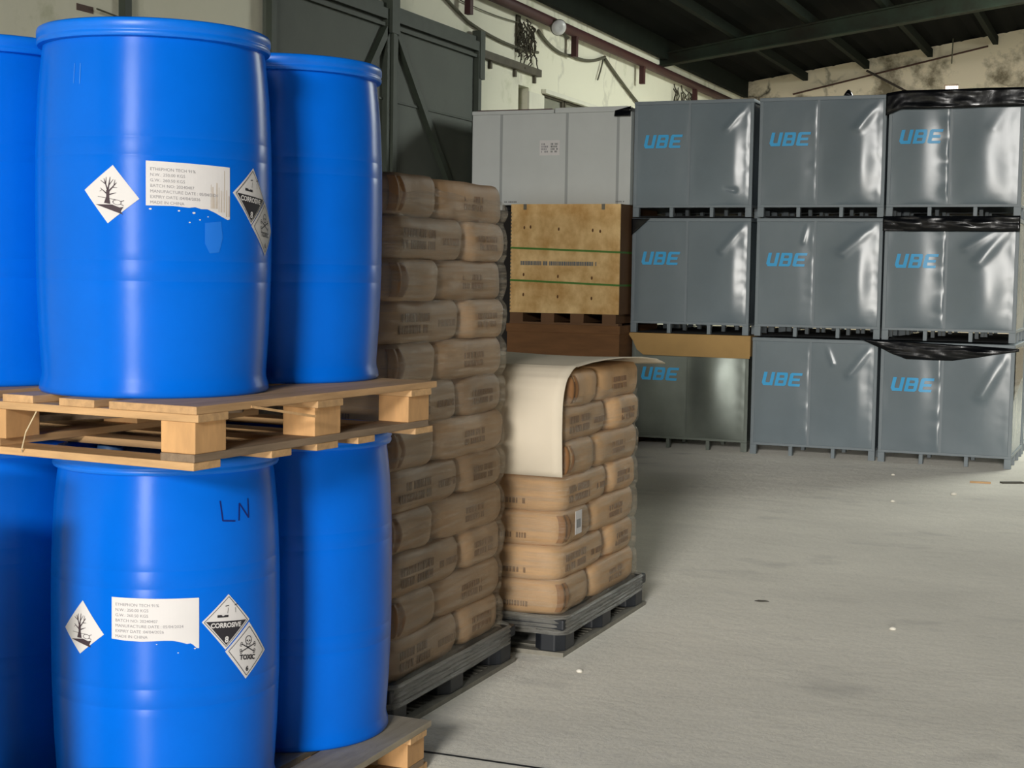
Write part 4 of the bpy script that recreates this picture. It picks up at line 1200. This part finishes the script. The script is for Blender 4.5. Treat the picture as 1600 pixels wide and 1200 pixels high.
# ------------------------------------------------------------------ plywood crate
t = thing('plywood_crate', 'birch plywood crate with two green straps, below the pale grey case', 'crate', (-5.285, 12.86, 1.084))
W, Hc, D = 1.035, 1.070, 1.10
zb = 0.10
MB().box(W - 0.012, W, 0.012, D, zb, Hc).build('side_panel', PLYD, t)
MB().box(0, 0.012, 0.012, D, zb, Hc).build('side_panel', PLY, t)
MB().box(0.012, W - 0.012, 0.012, D, Hc - 0.012, Hc).build('lid', PLY, t)
MB().box(0.012, W - 0.012, D - 0.012, D, zb, Hc - 0.012).build('rear_panel', PLY, t)
for z, dz in ((0.665, -0.03), (0.375, -0.03)):
    b = MB(); b.bar((0, -0.003, z + zb * 0 + 0.015), (W, -0.003, z - 0.018), 0.017, 0.004, (0, 1, 0)); b.bar((W + 0.002, 0, z - 0.018), (W + 0.002, D, z - 0.018), 0.017, 0.004, (1, 0, 0)); b.build('strap', GREEN, t)
b = MB().box(0, W, 0, 0.012, zb, Hc); nf = len(b.f)
for z in (0.86, 0.44, 0.26):
    for x, dz in ((0.13, 0.0), (0.19, 0.006), (0.46, -0.012), (0.78, -0.022), (0.85, -0.03)):
        if z != 0.86 and x in (0.19, 0.85): continue
        b.add([(x + p[0], -0.001, z + dz + p[1]) for p in circ(0, 0, 0.009, 8, 1.8)], [tuple(range(8))])
me = b.mesh('front_panel', PLY); me.materials.append(KNOT)
for p in list(me.polygons)[nf:]: p.material_index = 1
link('front_panel', me, t)
print_block(-0.0015, 0.10, 0.525, 0.73, 0.05, 1, 8, 12, 'y').build('stencil_print', INKG, t)
for x in (0.12, 0.86): MB().box(x, x + 0.03, -0.004, 0.0, Hc - 0.05, Hc).build('clip', STEEL, t)
b = MB()
for i in range(28): b.box(0.0, 0.008, -0.002, 0.0, zb + 0.02 + i * 0.032, zb + 0.034 + i * 0.032)
b.build('edge_staples', STEEL, t)
for x in (0.0, 0.30, 0.58, 0.88): MB().box(x, x + 0.125, 0.01, D, 0.018, zb).build('skid', PLYD, t)
MB().box(0, W, 0.0, 0.10, 0, 0.018).build('skid_board', PLYD, t)
# brown carton underneath
t = thing('cardboard_box', 'dark brown cardboard box on the floor under the plywood crate', 'box', (-5.31, 12.86, 0))
MB().box(0, 1.07, 0, 1.12, 0.0, 1.05).build('carton', CARDD, t, bevel=0.006)
MB().box(-0.006, 1.076, -0.006, 1.126, 1.01, 1.084).build('lid', CARDD, t, bevel=0.004)

# ------------------------------------------------------------------ litter on the floor


def pebble(x, y, r, label, m=PEB):
    b = MB(); n = 8; rnd = random.Random(int(x * 100) + int(y * 77))
    prof = [(0.0, 0.0), (0.8, 0.0), (1.0, 0.3), (0.75, 0.65), (0.3, 0.85), (0, 0.88)]
    b.lathe([(p * r, q * r) for p, q in prof], 9)
    b.v = [(v[0] * (1 + 0.25 * noise.noise(Vector(v) * 60 + Vector((x, y, 0)))), v[1] * (1 + 0.3 * noise.noise(Vector(v) * 50)), v[2]) for v in b.v]
    o = b.build('pebble', m, smooth=True); o.location = (x, y, 0); tag(o, label, 'pebble', 'pebbles on the floor')


pebble(-1.942, 5.485, 0.014, 'whitish pebble on the floor just in front of the low stack')
pebble(-1.187, 11.29, 0.022, 'pale pebble on the floor well in front of the right stack')
pebble(-1.53, 10.72, 0.018, 'pale pebble on the aisle floor left of the other pebble before the right stack')
pebble(-1.745, 12.2, 0.016, 'tiny pebble right by the foot of the right stack')
pebble(-0.946, 6.755, 0.016, 'lone pebble in the middle of the open floor at the right')
tag(MB().bar((-1.15, 12.04, 0.006), (-1.0, 12.06, 0.006), 0.03, 0.012).build('wood_splinter', WOOD), 'pale wood splinter lying on the floor near the right stack', 'splinter')
tag(MB().bar((-0.93, 12.12, 0.006), (-0.78, 12.2, 0.006), 0.05, 0.01).build('wood_splinter', mat('dark_scrap', lin((80, 76, 66)), 0.9)), 'dark scrap lying right of the pale splinter near the right stack', 'splinter')
# chipped hole in the concrete
ch = MB(); ch.add([(p[0], p[1], 0.0016) for p in [(q[0] * random.uniform(0.7, 1.25), q[1] * random.uniform(0.6, 1.2)) for q in circ(0, 0, 0.036, 14, 0.8)]], [tuple(range(12))])
struct(ch.build('trim_34', mat('chipped_concrete', lin((112, 106, 94)), 0.95))).location = (-1.60, 7.08, 0)
